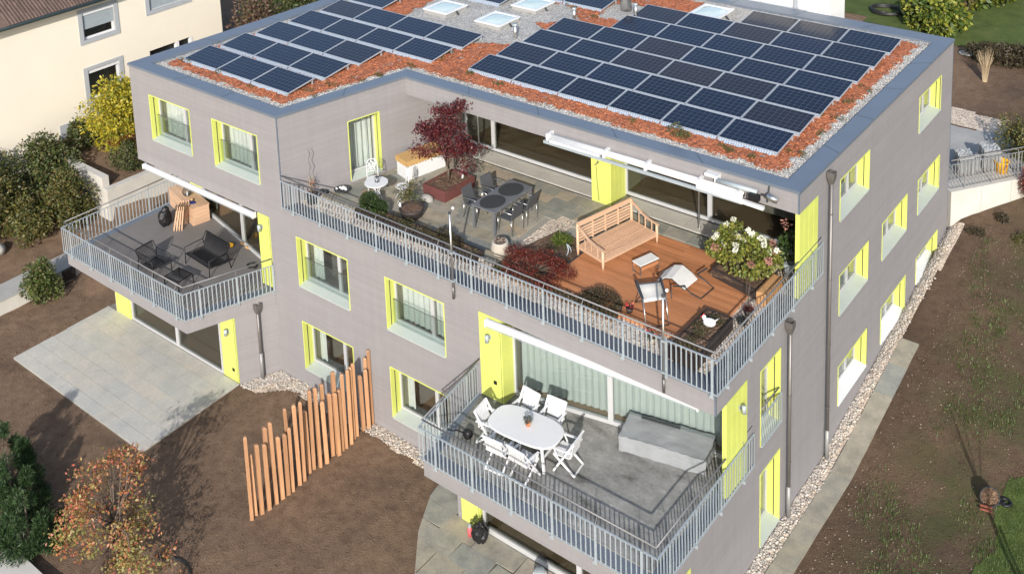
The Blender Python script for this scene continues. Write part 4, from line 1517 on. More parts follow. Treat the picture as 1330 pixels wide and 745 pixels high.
dining_chair((5.14, 3.78, Z2), -math.pi / 2 - .04, 'dark mesh chair on the maple side of grey table, nearer the house')
dining_chair((6.42, 2.93, Z2), math.pi / 2, 'dark mesh chair on the teak bench side of grey table, nearer the railing')
dining_chair((6.42, 3.62, Z2), math.pi / 2 + .05, 'dark mesh chair on the teak bench side of grey table, nearer the house')

# white bistro set
t = thing('bistro_table', 'round white metal bistro table on the terrace', 'table', (2.18, 1.78, Z2))
MB().lathe([(.34, .70), (.36, .715), (.355, .735), (.0, .735)], 28).build('table_top', m['whitemetal'], t)
for a in range(4):
    c_, s_2 = math.cos(a * math.pi / 2 + .4), math.sin(a * math.pi / 2 + .4)
    MB().tube([(.24 * c_, .24 * s_2, 0), (.14 * c_, .14 * s_2, .25), (.06 * c_, .06 * s_2, .45), (.2 * c_, .2 * s_2, .70)], .012, 6).build('leg', m['whitemetal'], t, True)
MB().lathe([(.10, .36), (.11, .37), (.10, .38)], 16).build('ring', m['whitemetal'], t)


def bistro_chair(loc, rz, label):
    o = thing('bistro_chair', label, 'chair', loc, rz, 'white bistro chairs')
    MB().lathe([(.19, .44), (.205, .45), (.19, .465), (.0, .465)], 20).build('seat', m['whitemetal'], o)
    for x in (-.17, .17):
        MB().tube([(x, .20, 0), (x, -.16, .46), (x * .95, -.22, .92)], .011, 6).build('back_leg', m['whitemetal'], o, True)
        MB().tube([(x * .85, -.24, 0), (x * .85, .14, .45)], .011, 6).build('front_leg', m['whitemetal'], o, True)
    MB().tube([(-.16, -.22, .90), (-.10, -.235, .985), (0, -.24, 1.01), (.10, -.235, .985), (.16, -.22, .90)], .012, 6).build('back_rail', m['whitemetal'], o, True)
    MB().tube([(-.165, -.19, .62), (.165, -.19, .62)], .010, 6).build('back_rail', m['whitemetal'], o, True)
    for s in (-1, 0, 1):
        pts = [(s * .09 + .05 * math.sin(k * 1.3 + s), -.20 - .006 * k, .62 + k * .058) for k in range(7)]
        MB().tube(pts, .012, 6).build('scroll', m['whitemetal'], o, True)
    b = MB()
    for k in range(10):
        a = 2 * math.pi * k / 10; a2 = a + 2 * math.pi / 10
        b.tube([(.1 * math.cos(a), -.215 - .03 * math.sin(a), .80 + .1 * math.sin(a)), (.1 * math.cos(a2), -.215 - .03 * math.sin(a2), .80 + .1 * math.sin(a2))], .012, 6)
    b.build('rosette', m['whitemetal'], o, True)
    return o


bistro_chair((1.55, 2.25, Z2), math.radians(-130), 'white scrolled bistro chair before the terrace side door')
bistro_chair((2.62, 2.42, Z2), math.radians(145), 'white folding bistro chair between round table and red maple')
o = thing('candle_lantern', 'small dark lantern standing on the round white bistro table', 'lantern', (2.2, 1.80, Z2 + .737))
MB().box(-.05, .05, -.05, .05, 0, .015).box(-.05, .05, -.05, .05, .15, .165).build('frame', m['dark'], o)
for x in (-.045, .045):
    for y in (-.045, .045): MB().bar((x, y, .015), (x, y, .15), .01, .01).build('post', m['dark'], o)
MB().tube([(0, 0, .015), (0, 0, .09)], .025, 10).build('candle', m['white'], o)

# storage box with scalloped cover
t = thing('storage_box', 'white storage box under a tan scalloped cover by the house wall', 'box', (1.32, 3.55, Z2), math.radians(-14))
MB().box(0, .62, 0, 1.45, 0, .60).build('body', m['white'], t)
b = MB(); nn = 14
b.box(-.03, .65, -.03, 1.48, .60, .645)
for i in range(nn):
    y0, y1 = -.03 + i * 1.51 / nn, -.03 + (i + 1) * 1.51 / nn
    for x in (-.034, .654):
        b.add([(x, y0, .62), (x, y1, .62), (x, y1, .50), (x, (y0 + y1) / 2, .45), (x, y0, .50)], [(0, 1, 2, 3, 4)])
for i in range(6):
    x0, x1 = -.03 + i * .68 / 6, -.03 + (i + 1) * .68 / 6
    b.add([(x0, -.034, .62), (x1, -.034, .62), (x1, -.034, .50), ((x0 + x1) / 2, -.034, .45), (x0, -.034, .50)], [(0, 1, 2, 3, 4)])
b.build('cover', m['beige'], t)

# folding sling chairs and stool on the deck
t = thing('footstool', 'low stool with cream top and teak sides on the deck', 'stool', (10.76, 3.27, 5.935), math.radians(72))
MB().box(-.33, .33, -.17, .17, .30, .33).build('top', m['fabric'], t, bevel=.01)
for y in (-.165, .165): MB().box(-.30, .30, y - .006, y + .006, .17, .27).build('side_board', m['deck'], t)
for x in (-.31, .31):
    for y in (-.16, .16): MB().bar((x, y, 0), (x, y, .30), .022, .022).build('leg', m['steel'], t)
    MB().bar((x, -.16, .05), (x, .16, .05), .02, .02).build('stretcher', m['steel'], t)

t = thing('sling_chair', 'cream sling chair with dark frame upright on the deck near the railing', 'chair', (11.85, 1.75, 5.935), 0, 'cream sling chairs on the deck')
o0 = Vector((11.85, 1.75, 0))
near, nearr, far, farr = Vector((11.87, 1.31, .53)) - o0, Vector((12.25, 1.75, .53)) - o0, Vector((11.29, 1.86, .62)) - o0, Vector((11.74, 2.33, .62)) - o0
b = MB()
for k in range(6):
    tt = k / 5
    dz = Vector((0, 0, -.05 * math.sin(tt * math.pi) - (.10 * (tt - .8) / .2 if tt > .8 else 0)))
    b.v += [tuple(near.lerp(far, tt) + dz), tuple(nearr.lerp(farr, tt) + dz)]
b.f = [(2 * i, 2 * i + 1, 2 * i + 3, 2 * i + 2) for i in range(5)]
o_ = b.build('sling', m['fabric'], t, True); sd = o_.modifiers.new('thickness', 'SOLIDIFY'); sd.thickness = .014
dv = (near - far).normalized() * .30
for p_, q_ in ((near, far), (nearr, farr)):
    MB().tube([q_, p_], .014, 7).build('side_frame', m['dark'], t, True)
    f_ = Vector((p_.x + dv.x, p_.y + dv.y, .01))
    MB().tube([p_ + Vector((0, 0, .10)), p_.lerp(f_, .5), f_], .014, 7).build('leg', m['steel'], t, True)
    MB().tube([p_.lerp(q_, .3), Vector((q_.x, q_.y, .01))], .014, 7).build('leg', m['dark'], t, True)
    MB().bar(p_ + Vector((0, 0, .10)), p_.lerp(q_, .75) + Vector((0, 0, .14)), .045, .022).build('armrest', m['dark'], t)
MB().tube([(near.x + dv.x, near.y + dv.y, .02), (nearr.x + dv.x, nearr.y + dv.y, .02)], .014, 7).build('foot_bar', m['dark'], t, True)
MB().tube([(far.x, far.y, .02), (farr.x, farr.y, .02)], .014, 7).build('foot_bar', m['dark'], t, True)

t = thing('sling_chair', 'cream sling chair tipped over flat on the deck with bent frame', 'chair', (11.75, 3.15, 5.935), math.radians(0), 'cream sling chairs on the deck')
b = MB()
P_ = [((11.39, 2.78, .16), (11.33, 3.33, .16)), ((11.60, 2.86, .30), (11.52, 3.50, .30)), ((11.78, 2.88, .33), (11.72, 3.56, .33)), ((12.02, 2.82, .27), (12.02, 3.48, .27)), ((12.20, 2.80, .20), (12.24, 3.40, .20))]
for a_, c_ in P_:
    b.v += [(a_[0] - 11.75, a_[1] - 3.15, a_[2]), (c_[0] - 11.75, c_[1] - 3.15, c_[2])]
b.f = [(2 * i, 2 * i + 1, 2 * i + 3, 2 * i + 2) for i in range(4)]
o_ = b.build('sling', m['fabric'], t); sd = o_.modifiers.new('thickness', 'SOLIDIFY'); sd.thickness = .016
for k in (0, 1):
    MB().tube([(p_[k][0] - 11.75, p_[k][1] - 3.15, p_[k][2] - .02) for p_ in P_], .014, 7).build('side_frame', m['dark'], t, True)
MB().tube([(.40, -.33, .30), (.62, -.36, .16), (.84, -.20, .02), (.88, .40, .02), (.62, .38, .16), (.45, .30, .28)], .015, 7).build('leg_frame', m['dark'], t, True)
MB().tube([(-.36, -.36, .17), (-.40, -.42, .02)], .014, 7).build('leg', m['dark'], t, True)
MB().tube([(-.42, .18, .17), (-.66, .10, .02)], .014, 7).build('leg', m['dark'], t, True)
MB().bar((.15, -.42, .24), (.50, -.40, .34), .04, .022).build('armrest', m['dark'], t)
MB().bar((.42, .40, .26), (.52, .72, .30), .04, .022).build('armrest', m['dark'], t)
MB().tube([(.05, -.36, .26), (.22, -.62, .02)], .014, 7).build('leg', m['dark'], t, True)

# ================================================================== PLANTERS AND PLANTS ON THE TERRACE
m['redmaple'] = leafmat('dark_red_maple', [(.060, .011, .018), (.10, .016, .022), (.14, .024, .026), (.072, .014, .026), (.17, .04, .03)], .5, .3)
m['redmaple2'] = leafmat('crimson_maple', [(.12, .014, .012), (.18, .026, .016), (.085, .014, .014), (.22, .05, .025)], .5, .3)
m['green'] = leafmat('fresh_green', [(.050, .085, .014), (.080, .125, .022), (.12, .16, .03), (.16, .18, .035)])
m['smallgreen'] = leafmat('mid_green', [(.045, .075, .018), (.07, .105, .024), (.10, .13, .03), (.13, .12, .05)])
m['boxgreen'] = leafmat('boxwood_green', [(.022, .048, .010), (.036, .068, .014), (.05, .085, .02)])
m['olive'] = leafmat('olive_shrub', [(.040, .034, .018), (.060, .048, .024), (.048, .042, .020), (.078, .058, .030)])
m['autumngreen'] = leafmat('turning_leaves', [(.24, .24, .08), (.30, .28, .09), (.20, .21, .07), (.36, .30, .10)])
m['limegreen'] = leafmat('yellowing_green', [(.09, .12, .02), (.15, .18, .03), (.22, .23, .04), (.30, .28, .05), (.12, .16, .03)])
m['autumn'] = leafmat('autumn_leaves', [(.36, .13, .05), (.44, .22, .08), (.24, .22, .06), (.42, .10, .06), (.48, .20, .13), (.22, .21, .07), (.32, .27, .09), (.40, .13, .09)], .5, .3)
m['yellowleaf'] = leafmat('yellow_leaves', [(.44, .36, .03), (.52, .43, .04), (.34, .33, .03), (.22, .25, .03), (.54, .41, .04), (.15, .19, .03)], .5, .3)
m['hedge'] = leafmat('dark_hedge', [(.034, .054, .016), (.052, .078, .022), (.072, .10, .028), (.11, .125, .035), (.12, .10, .04)])
m['hedge2'] = leafmat('mixed_hedge', [(.045, .066, .018), (.075, .096, .026), (.12, .12, .032), (.15, .10, .038), (.06, .075, .022), (.17, .15, .035)])
m['conifer'] = leafmat('conifer_needles', [(.020, .050, .016), (.032, .070, .022), (.046, .088, .026)])
m['brownleaf'] = leafmat('brown_leaves', [(.13, .075, .05), (.17, .10, .07), (.10, .055, .04), (.15, .11, .06)])
m['greenyellow'] = leafmat('variegated_laurel', [(.05, .09, .015), (.09, .14, .02), (.22, .24, .03), (.30, .30, .04), (.06, .10, .02)])
m['lowgreen'] = leafmat('low_plants', [(.05, .06, .02), (.085, .08, .03), (.10, .065, .035), (.06, .075, .025), (.12, .10, .06)])
m['whiteflower'] = leafmat('white_florets', [(.74, .74, .64), (.80, .80, .74), (.66, .68, .50)], .7, .2)
m['pinkflower'] = leafmat('faded_pink_florets', [(.42, .20, .17), (.34, .15, .13), (.48, .27, .20)], .7, .2)
m['redflower'] = leafmat('red_florets', [(.55, .03, .03), (.62, .06, .05), (.7, .2, .15)], .6, .2)


def planter_box(name, label, poly, z0, z1, mat, soil, wall_=.035, cat='planter'):
    o = thing(name, label, cat, (poly[0][0], poly[0][1], z0))
    q = [(x - poly[0][0], y - poly[0][1]) for x, y in poly]; i_ = inset(q, wall_); n = len(q); hh = z1 - z0
    b = MB()
    for k in range(n):
        j = (k + 1) % n
        b.quad((*q[k], 0), (*q[j], 0), (*q[j], hh), (*q[k], hh)).quad((*q[k], hh), (*q[j], hh), (*i_[j], hh), (*i_[k], hh)).quad((*i_[k], hh), (*i_[j], hh), (*i_[j], hh - .12), (*i_[k], hh - .12))
    b.build('box', mat, o)
    b = MB(); xs = np.linspace(min(p[0] for p in i_) , max(p[0] for p in i_), 14); ys = np.linspace(min(p[1] for p in i_), max(p[1] for p in i_), 14)
    for y in ys:
        for x in xs: b.v.append((x, y, hh - .045 + random.uniform(-.015, .018)))
    b.f = [(j * 14 + i, j * 14 + i + 1, j * 14 + i + 15, j * 14 + i + 14) for j in range(13) for i in range(13)]
    b.build('soil', soil, o)
    return o


planter_box('maple_planter', 'big square rust red planter holding the red maple', [(2.93, 3.02), (3.84, 3.0), (3.95, 4.28), (3.04, 4.26)], Z2, 6.25, m['corten'], m['soilpot'])
t = thing('red_maple', 'dark red leaved maple tree in the rust red planter', 'tree', (3.38, 3.7, 6.18))
trunk = [(0, 0, 0), (.03, .0, .4), (-.02, .04, .8), (.02, .02, 1.15)]
tips = []
cl = []
for k in range(26):
    a = random.uniform(0, 6.28); rr = random.uniform(.25, 1.05); zz = random.uniform(.75, 2.35)
    rr *= 1.0 if zz < 1.7 else .72 - .25 * (zz - 1.7)
    c_ = (rr * math.cos(a), rr * math.sin(a), zz); tips.append(c_)
    cl.append((c_, (random.uniform(.24, .42), random.uniform(.24, .42), random.uniform(.12, .24))))
twigs('trunk', t, None, tips, .045, .006, m['bark'], trunk)
foliage('crown', t, m['redmaple'], cl, 5200, .085, clump=9, shell=.3, droop=.5)

planter_box('corner_planter', 'dark planter with heather and a white hen figure at the deck corner', [(13.03, .50), (13.82, .45), (13.78, 2.36), (13.06, 2.36)], Z2, 6.2, m['planter'], m['soilpot'])
o = foliage('planter_herbs', None, m['lowgreen'], [((13.4 + random.uniform(-.28, .28), random.uniform(.65, 2.2), 6.22), (.12, .12, .05)) for _ in range(26)], 2200, .035)
tag(o, 'low brown heathery plants filling the dark corner planter', 'plants')
t = thing('hen_figure', 'white garden hen figure with red comb in the corner planter', 'figurine', (13.48, 1.72, 6.17), math.radians(200))
b = MB(); b.blob((0, 0, .14), .16, .10, .11, 12, 8, .02).blob((.13, 0, .25), .055, .05, .075, 10, 6, .02); b.add([(-.10, .04, .16), (-.10, -.04, .16), (-.25, 0, .30), (-.12, 0, .22)], [(0, 1, 2), (0, 3, 1), (0, 2, 3), (1, 3, 2)])
b.build('body', m['white'], t, True)
MB().add([(.10, .012, .31), (.17, .012, .30), (.14, .0, .36), (.10, -.012, .31), (.17, -.012, .30), (.175, 0, .235), (.22, 0, .25)], [(0, 1, 2), (3, 2, 4), (1, 4, 2), (1, 5, 6), (4, 6, 5)]).build('comb', m['redpaint'], t)

planter_box('hydrangea_planter', 'low dark planter under the hydrangea on the deck edge', [(12.33, 4.02), (13.72, 3.72), (13.78, 4.50), (12.40, 4.80)], 5.936, 6.2, m['planter'], m['soilpot'])
t = thing('hydrangea', 'bushy hydrangea with white and faded pink flower heads', 'shrub', (13.15, 4.28, 6.12))
tips = []; cl = []
for k in range(46):
    a = random.uniform(0, 6.28); e = random.random() ** .6
    c_ = (.92 * e * math.cos(a), .60 * e * math.sin(a), .25 + 1.2 * (1 - .55 * e * e) * random.uniform(.45, 1.0)); tips.append(c_)
    cl.append((c_, (.17, .17, .14)))
twigs('stems', t, (0, 0, 0), tips, .022, .005, m['bark'])
foliage('leaves', t, m['limegreen'], cl + [((0, 0, .45), (.75, .5, .4))], 4200, .095, aspect=.6)
for k in range(34):
    c_ = random.choice(tips); c_ = (c_[0] * 1.08, c_[1] * 1.08 - .05, c_[2] + .13 + random.uniform(0, .08))
    pk = (c_[2] < .95 and random.random() < .75)
    foliage('flower_head', t, m['pinkflower'] if pk else m['whiteflower'], [(c_, (.06, .06, .05) if not pk else (.085, .085, .075))], 90, .036, aspect=.9)
o = MB().box(0, .30, 0, .95, 0, .36).build('timber_box', m['boxwood_timber'], loc=(13.76, 3.66, 5.87), bevel=.008)
tag(o, 'orange brown timber box beside the hydrangea at the right railing', 'box')

# long low troughs behind the front pebble strip
planter_box('plant_trough', 'long low dark trough with mixed plants along the front railing', [(2.15, .86), (6.75, .90), (6.75, 1.32), (2.15, 1.30)], 5.862, 6.13, m['planter'], m['soilpot'])
o = foliage('trough_plants', None, m['lowgreen'], [((random.uniform(2.3, 6.7), random.uniform(.92, 1.27), 6.15), (.14, .09, random.uniform(.03, .09))) for _ in range(44)], 3000, .045)
tag(o, 'low brown and green plants growing in the long trough', 'plants')
o = foliage('box_shrub', None, m['boxgreen'], [((2.42, 1.22, 6.30), (.30, .27, .27)), ((2.85, 1.18, 6.24), (.27, .25, .24))], 3800, .05, shell=.75)
tag(o, 'dense clipped green box shrub near the round white table', 'shrub')
o = foliage('heather_shrub', None, m['olive'], [((5.45, 1.18, 6.22), (.32, .24, .2)), ((5.9, 1.15, 6.18), (.22, .2, .15))], 2000, .045)
tag(o, 'olive brown heather shrub behind the middle terrace pole', 'shrub')
t = thing('weeping_maple', 'low spreading crimson weeping maple behind the terrace railing', 'shrub', (8.35, 1.5, 5.93))
cl = []; tips = []
for k in range(24):
    a = random.uniform(0, 6.28); e = random.random() ** .5
    c_ = (1.05 * e * math.cos(a), .62 * e * math.sin(a), .58 - .42 * e * e); tips.append(c_); cl.append((c_, (.28, .22, .09)))
twigs('stems', t, (0, 0, 0), tips, .03, .006, m['bark'])
foliage('foliage', t, m['redmaple2'], cl, 5200, .06, aspect=.3, droop=.9)
o = foliage('dark_shrub', None, m['olive'], [((10.72, 1.28, 6.12), (.50, .34, .24)), ((10.35, 1.2, 6.05), (.32, .26, .18))], 3600, .045, shell=.7)
tag(o, 'dark olive domed shrub on the deck near the railing', 'shrub')
o = foliage('bed_plants', None, m['lowgreen'], [((random.uniform(7.4, 11.1), random.uniform(1.0, 1.2), 5.98), (.15, .1, .06)) for _ in range(26)] + [((random.uniform(7.7, 8.8), random.uniform(1.3, 3.2), 5.97), (.16, .14, .05)) for _ in range(18)], 2600, .05)
tag(o, 'low scattered plants in the bed beside the deck', 'plants')
o = foliage('grass_clump', None, m['green'], [((8.15, 3.1, 6.03), (.26, .22, .1))], 800, .12, aspect=.15, droop=-.8)
tag(o, 'fresh green grass clump behind the teak daybed', 'grass clump')
MB().box(8.86, 8.897, 1.25, 3.45, 5.84, 5.96).build('bed_edging', m['dark'], bld)

t = thing('bowl_planter', 'wide dark bowl planter with soil beside the rust red planter', 'planter', (3.62, 1.78, Z2))
MB().lathe([(.16, 0), (.30, .10), (.37, .28), (.38, .36), (.34, .36), (.32, .31), (.0, .30)], 22).build('bowl', m['planter'], t, True)
MB().lathe([(.33, .31), (.25, .345), (.0, .35)], 18).build('soil', m['soilpot'], t)
t = thing('small_autumn_shrub', 'small yellow green shrub growing behind the dark bowl planter', 'shrub', (3.25, 2.1, Z2))
cl = [((random.uniform(-.3, .3), random.uniform(-.25, .25), random.uniform(.3, .8)), (.13, .13, .1)) for _ in range(13)]
twigs('stems', t, (0, 0, 0), [c_ for c_, _ in cl], .018, .004, m['bark'])
foliage('foliage', t, m['hedge2'], cl, 460, .07)
t = thing('stone_pot', 'round pale stone pot on the terrace before the grey table', 'pot', (7.02, 1.72, Z2))
MB().lathe([(.17, 0), (.25, .10), (.27, .24), (.23, .38), (.22, .42), (.17, .42), (.16, .37), (.0, .36)], 18).build('pot', m['stonepot'], t, True)
foliage('withered_plant', t, m['brownleaf'], [((0, 0, .42), (.15, .15, .05))], 160, .05)
t = thing('white_stone_bowl', 'dark shallow bowl of white stones on the terrace', 'bowl', (.70, 1.72, Z2))
MB().lathe([(.12, 0), (.24, .06), (.26, .09), (.23, .09), (.0, .05)], 20).build('bowl', m['dark'], t, True)
for k in range(11): MB().blob((random.uniform(-.15, .15), random.uniform(-.12, .12), .10), .05, .05, .035, 8, 5).build('stone', m['white'], t, True)
t = thing('dead_plant_pot', 'dark pot with a withered plant and spiral stake against the wall', 'pot', (.42, .72, 5.865))
MB().lathe([(.14, 0), (.19, .28), (.20, .30), (.17, .30), (.15, .26), (0, .26)], 16).build('pot', m['dark'], t, True)
MB().tube([(.03 * math.sin(k * .9), .03 * math.cos(k * .9), .26 + k * .062) for k in range(26)], .009, 6).build('spiral_stake', m['pipe'], t, True)
twigs('dry_stems', t, (0, 0, .26), [(random.uniform(-.14, .14), random.uniform(-.12, .12), random.uniform(.6, .95)) for _ in range(14)], .01, .004, m['twig'])
foliage('withered_leaves', t, m['deadleaf'], [((0, 0, .5), (.12, .12, .3))], 60, .05)
o = MB().blob((0, 0, .09), .17, .11, .10, 12, 8, .10).blob((.2, .06, .06), .10, .09, .07, 10, 6, .1).build('dark_stones', m['dark'], None, True, loc=(.12, 1.30, Z2 - .01))
tag(o, 'dark stones lying at the foot of the house wall', 'stones')
for x, y, z, s_2, lab in ((3.28, 2.82, Z2, 1.0, 'flat grey boulder beside the rust red planter'), (6.75, 1.18, 5.87, .55, 'small boulder by the stone pot'), (3.0, 1.35, Z2, .45, 'pale boulder left of the dark bowl planter')):
    o = MB().blob((0, 0, .08), .24 * s_2, .17 * s_2, .13 * s_2, 12, 7, .14).build('boulder', m['boulder'], None, True, loc=(x, y, z - .02)); tag(o, lab, 'boulder')
t = thing('red_plant_figure', 'withered rusty plant standing at the end of the trough', 'plant', (2.02, 1.42, Z2))
twigs('stems', t, (0, 0, 0), [(random.uniform(-.1, .1), random.uniform(-.1, .1), random.uniform(.3, .5)) for _ in range(9)], .012, .005, m['corten'])
foliage('leaves', t, m['deadleaf'], [((0, 0, .28), (.12, .12, .24))], 130, .07)
t = thing('cyclamen_pot', 'flower pot with red cyclamen on the pebbles behind the railing', 'flower pot', (12.42, .80, 5.87))
MB().lathe([(.08, 0), (.12, .15), (.10, .15), (0, .12)], 14).build('pot', m['stonepot'], t, True)
foliage('leaves', t, m['boxgreen'], [((0, 0, .18), (.14, .14, .06))], 120, .06)
foliage('flowers', t, m['redflower'], [((0, 0, .28), (.16, .16, .08))], 46, .05)
t = thing('tall_stem_pot', 'small pot with thin bare stems at the right railing', 'pot', (13.82, 3.12, 5.87))
MB().lathe([(.09, 0), (.14, .16), (.12, .16), (0, .13)], 14).build('pot', m['planter'], t, True)
twigs('stems', t, (0, 0, .12), [(random.uniform(-.06, .06), random.uniform(-.06, .06), random.uniform(.6, .95)) for _ in range(6)], .008, .004, m['bark'])
foliage('leaves', t, m['redmaple2'], [((0, 0, .20), (.12, .12, .06))], 60, .05)
t = thing('grey_pot', 'low grey pot on the pebbles by the right railing', 'pot', (13.85, 2.72, 5.87))
MB().lathe([(.10, 0), (.15, .11), (.13, .11), (0, .08)], 14).build('pot', m['dark'], t, True)
foliage('leaves', t, m['lowgreen'], [((0, 0, .12), (.11, .11, .04))], 50, .05)
for x, y, lab in ((11.38, 1.45, 'brown pot on the deck edge beside the dark shrub'), (11.12, 1.36, 'second small pot between dark shrub and railing')):
    t = thing('brown_pot', lab, 'pot', (x, y, 5.935)); MB().lathe([(.07, 0), (.11, .14), (.09, .14), (0, .11)], 12).build('pot', m['planter'], t, True)
    foliage('leaves', t, m['redflower'] if x > 11.2 else m['lowgreen'], [((0, 0, .17), (.12, .12, .05))], 40, .05)
for x, y, lab in ((3.66, 4.05, 'white cone light in the rust red planter'), (3.30, 1.62, 'white cone light in the dark bowl planter')):
    o = MB().lathe([(.045, 0), (.04, .10), (.0, .17)], 12).build('garden_light', m['white'], None, True, loc=(x, y, 6.2)); tag(o, lab, 'light')
m['hose_white'] = m['whitemetal']
o = MB().tube([(.05 * math.sin(k), .0 + k * .02, .02 + .3 * math.sin(k / 9 * math.pi)) for k in range(10)], .018, 6).build('metal_hoop', m['galv'], None, True, loc=(8.62, 2.62, 5.93)); tag(o, 'bent pale metal hoop behind the teak daybed', 'hoop')
t = thing('orchid_pot', 'tall potted flower behind the glass at the building corner', 'plant', (13.9, 5.35, Z2))
MB().lathe([(.12, 0), (.18, .34), (.15, .34), (0, .3)], 14).build('pot', m['galv'], t, True)
foliage('leaves', t, m['boxgreen'], [((0, 0, .8), (.28, .25, .4))], 300, .12)
foliage('flowers', t, m['pinkflower'], [((-.1, 0, 1.4), (.14, .14, .1))], 40, .07)

# ================================================================== LOWER RIGHT BALCONY
def plastic_chair(loc, rz, label):
    """folding white plastic armchair with slatted back and crossed legs, faces local +y"""
    o = thing('plastic_chair', label, 'chair', loc, rz, 'white plastic chairs round the oval table')
    b = MB()
    for i in range(6):
        MB().box(-.235 + i * .08, -.235 + i * .08 + .068, -.20, .24, .425, .445).build('seat_slat', m['white'], o)
    for i in range(5):
        x = -.20 + i * .10
        MB().add([(x - .043, -.22, .46), (x + .043, -.22, .46), (x + .043, -.32, .86 + .02 * math.cos(x * 6)), (x - .043, -.32, .86 + .02 * math.cos(x * 6)),
                  (x - .043, -.24, .46), (x + .043, -.24, .46), (x + .043, -.34, .86 + .02 * math.cos(x * 6)), (x - .043, -.34, .86 + .02 * math.cos(x * 6))],
                 [(3, 2, 1, 0), (4, 5, 6, 7), (2, 3, 7, 6), (0, 4, 7, 3), (1, 2, 6, 5)]).build('back_slat', m['white'], o)
    MB().bar((-.255, -.335, .885), (.255, -.335, .885), .03, .06).build('back_rail', m['white'], o)
    MB().bar((-.255, -.235, .49), (.255, -.235, .49), .03, .05).build('back_rail', m['white'], o)
    for x in (-.27, .27):
        MB().bar((x, -.345, .90), (x, .22, .0), .032, .045).build('leg', m['white'], o)
        MB().bar((x * .88, .22, .44), (x * .88, -.34, .0), .032, .045).build('leg', m['white'], o)
        MB().bar((x, -.30, .64), (x, .20, .63), .055, .025).build('armrest', m['white'], o)
        MB().bar((x, .18, .62), (x, .10, .43), .03, .03).build('arm_post', m['white'], o)
    MB().bar((-.27, .21, .03), (.27, .21, .03), .03, .035).build('stretcher', m['white'], o)
    MB().bar((-.24, -.33, .03), (.24, -.33, .03), .03, .035).build('stretcher', m['white'], o)
    return o


t = thing('oval_table', 'oval white plastic garden table on the lower right balcony', 'table', (9.90, -1.03, Z1), math.radians(5))
pts = []
for k in range(40):
    a = 2 * math.pi * k / 40
    c_, s_2 = math.cos(a), math.sin(a)
    pts.append((.97 * abs(c_) ** .62 * (1 if c_ > 0 else -1), .54 * abs(s_2) ** .62 * (1 if s_2 > 0 else -1)))
MB().prism(pts, .685, .725, .012).build('table_top', m['white'], t)
for x in (-.66, .66):
    for y in (-.34, .34): MB().bar((x, y, .69), (x * 1.12, y * 1.15, 0), .055, .055).build('leg', m['white'], t)
for x in (-.66, .66): MB().bar((x, -.34, .30), (x, .34, .30), .03, .05).build('stretcher', m['white'], t)
plastic_chair((9.36, -.42, Z1), math.radians(176), 'white plastic chair, left of two with their backs to the glass')
plastic_chair((10.12, -.30, Z1), math.radians(184), 'white plastic chair, right of two with their backs to the glass')
plastic_chair((8.98, -1.22, Z1), math.radians(-82), 'white plastic chair at the left end of the oval table')
plastic_chair((10.98, -.85, Z1), math.radians(98), 'white plastic chair at the right end of the oval table')
plastic_chair((9.64, -1.72, Z1), math.radians(5), 'white plastic chair, left of two with their backs to the railing')
plastic_chair((10.34, -1.66, Z1), math.radians(-3), 'white plastic chair, right of two with their backs to the railing')
t = thing('lavender_pot', 'small terracotta pot with grey green plant on the oval table', 'flower pot', (9.95, -1.0, Z1 + .726))
MB().lathe([(.05, 0), (.075, .09), (.08, .11), (.065, .11), (0, .09)], 16).build('pot', m['orange'], t, True)
m['greyplant'] = leafmat('grey_green_leaves', [(.10, .12, .09), (.15, .16, .13), (.12, .13, .12)])
foliage('plant', t, m['greyplant'], [((0, 0, .17), (.09, .09, .09))], 220, .06, aspect=.25, droop=-.4)
t = thing('ball_lamp', 'black ball ornament with curved stem on the right balcony floor', 'ornament', (8.42, -1.52, Z1))
MB().blob((0, 0, .13), .13, .13, .13, 14, 9, 0).build('ball', m['black'], t, True)
MB().tube([(-.1, -.05, .15), (-.25, -.12, .20), (-.40, -.14, .13), (-.52, -.2, .16)], .016, 6).build('stem', m['black'], t, True)
# covered furniture by the glass
plastic_ = NT('clear_plastic_sheet')
v_ = plastic_.pos()
cr_ = plastic_.noise(plastic_.pos((1.0, 1.6, 3.2)), 4.5, 3, .55)
plastic_.set(plastic_.ramp(plastic_.noise(v_, 1.5, 3), [(.3, (.235, .25, .262)), (.7, (.285, .30, .312))]), .16)
plastic_.bump(cr_, .45, .03)
m['sheet'] = plastic_.m
t = thing('covered_lounge', 'low garden lounge wrapped in grey plastic sheet before the glass', 'covered furniture', (11.70, .36, Z1), math.radians(12.5))
b = MB(); nx_, ny_ = 26, 10
W_, D_ = 2.2, .86
def wr(x, y, z): return (x + .012 * noise.noise(Vector((x * 7, y * 7, z * 5))), y + .02 * noise.noise(Vector((x * 6, y * 5 + 3, z * 6))), z)
for j in range(ny_ + 1):
    for i in range(nx_ + 1):
        u, v = i / nx_, j / ny_
        b.v.append(wr(u * W_, v * D_, .38 + .05 * v + .022 * noise.noise(Vector((u * 9, v * 4, 0)))))
b.f += [(j * (nx_ + 1) + i, j * (nx_ + 1) + i + 1, (j + 1) * (nx_ + 1) + i + 1, (j + 1) * (nx_ + 1) + i) for j in range(ny_) for i in range(nx_)]
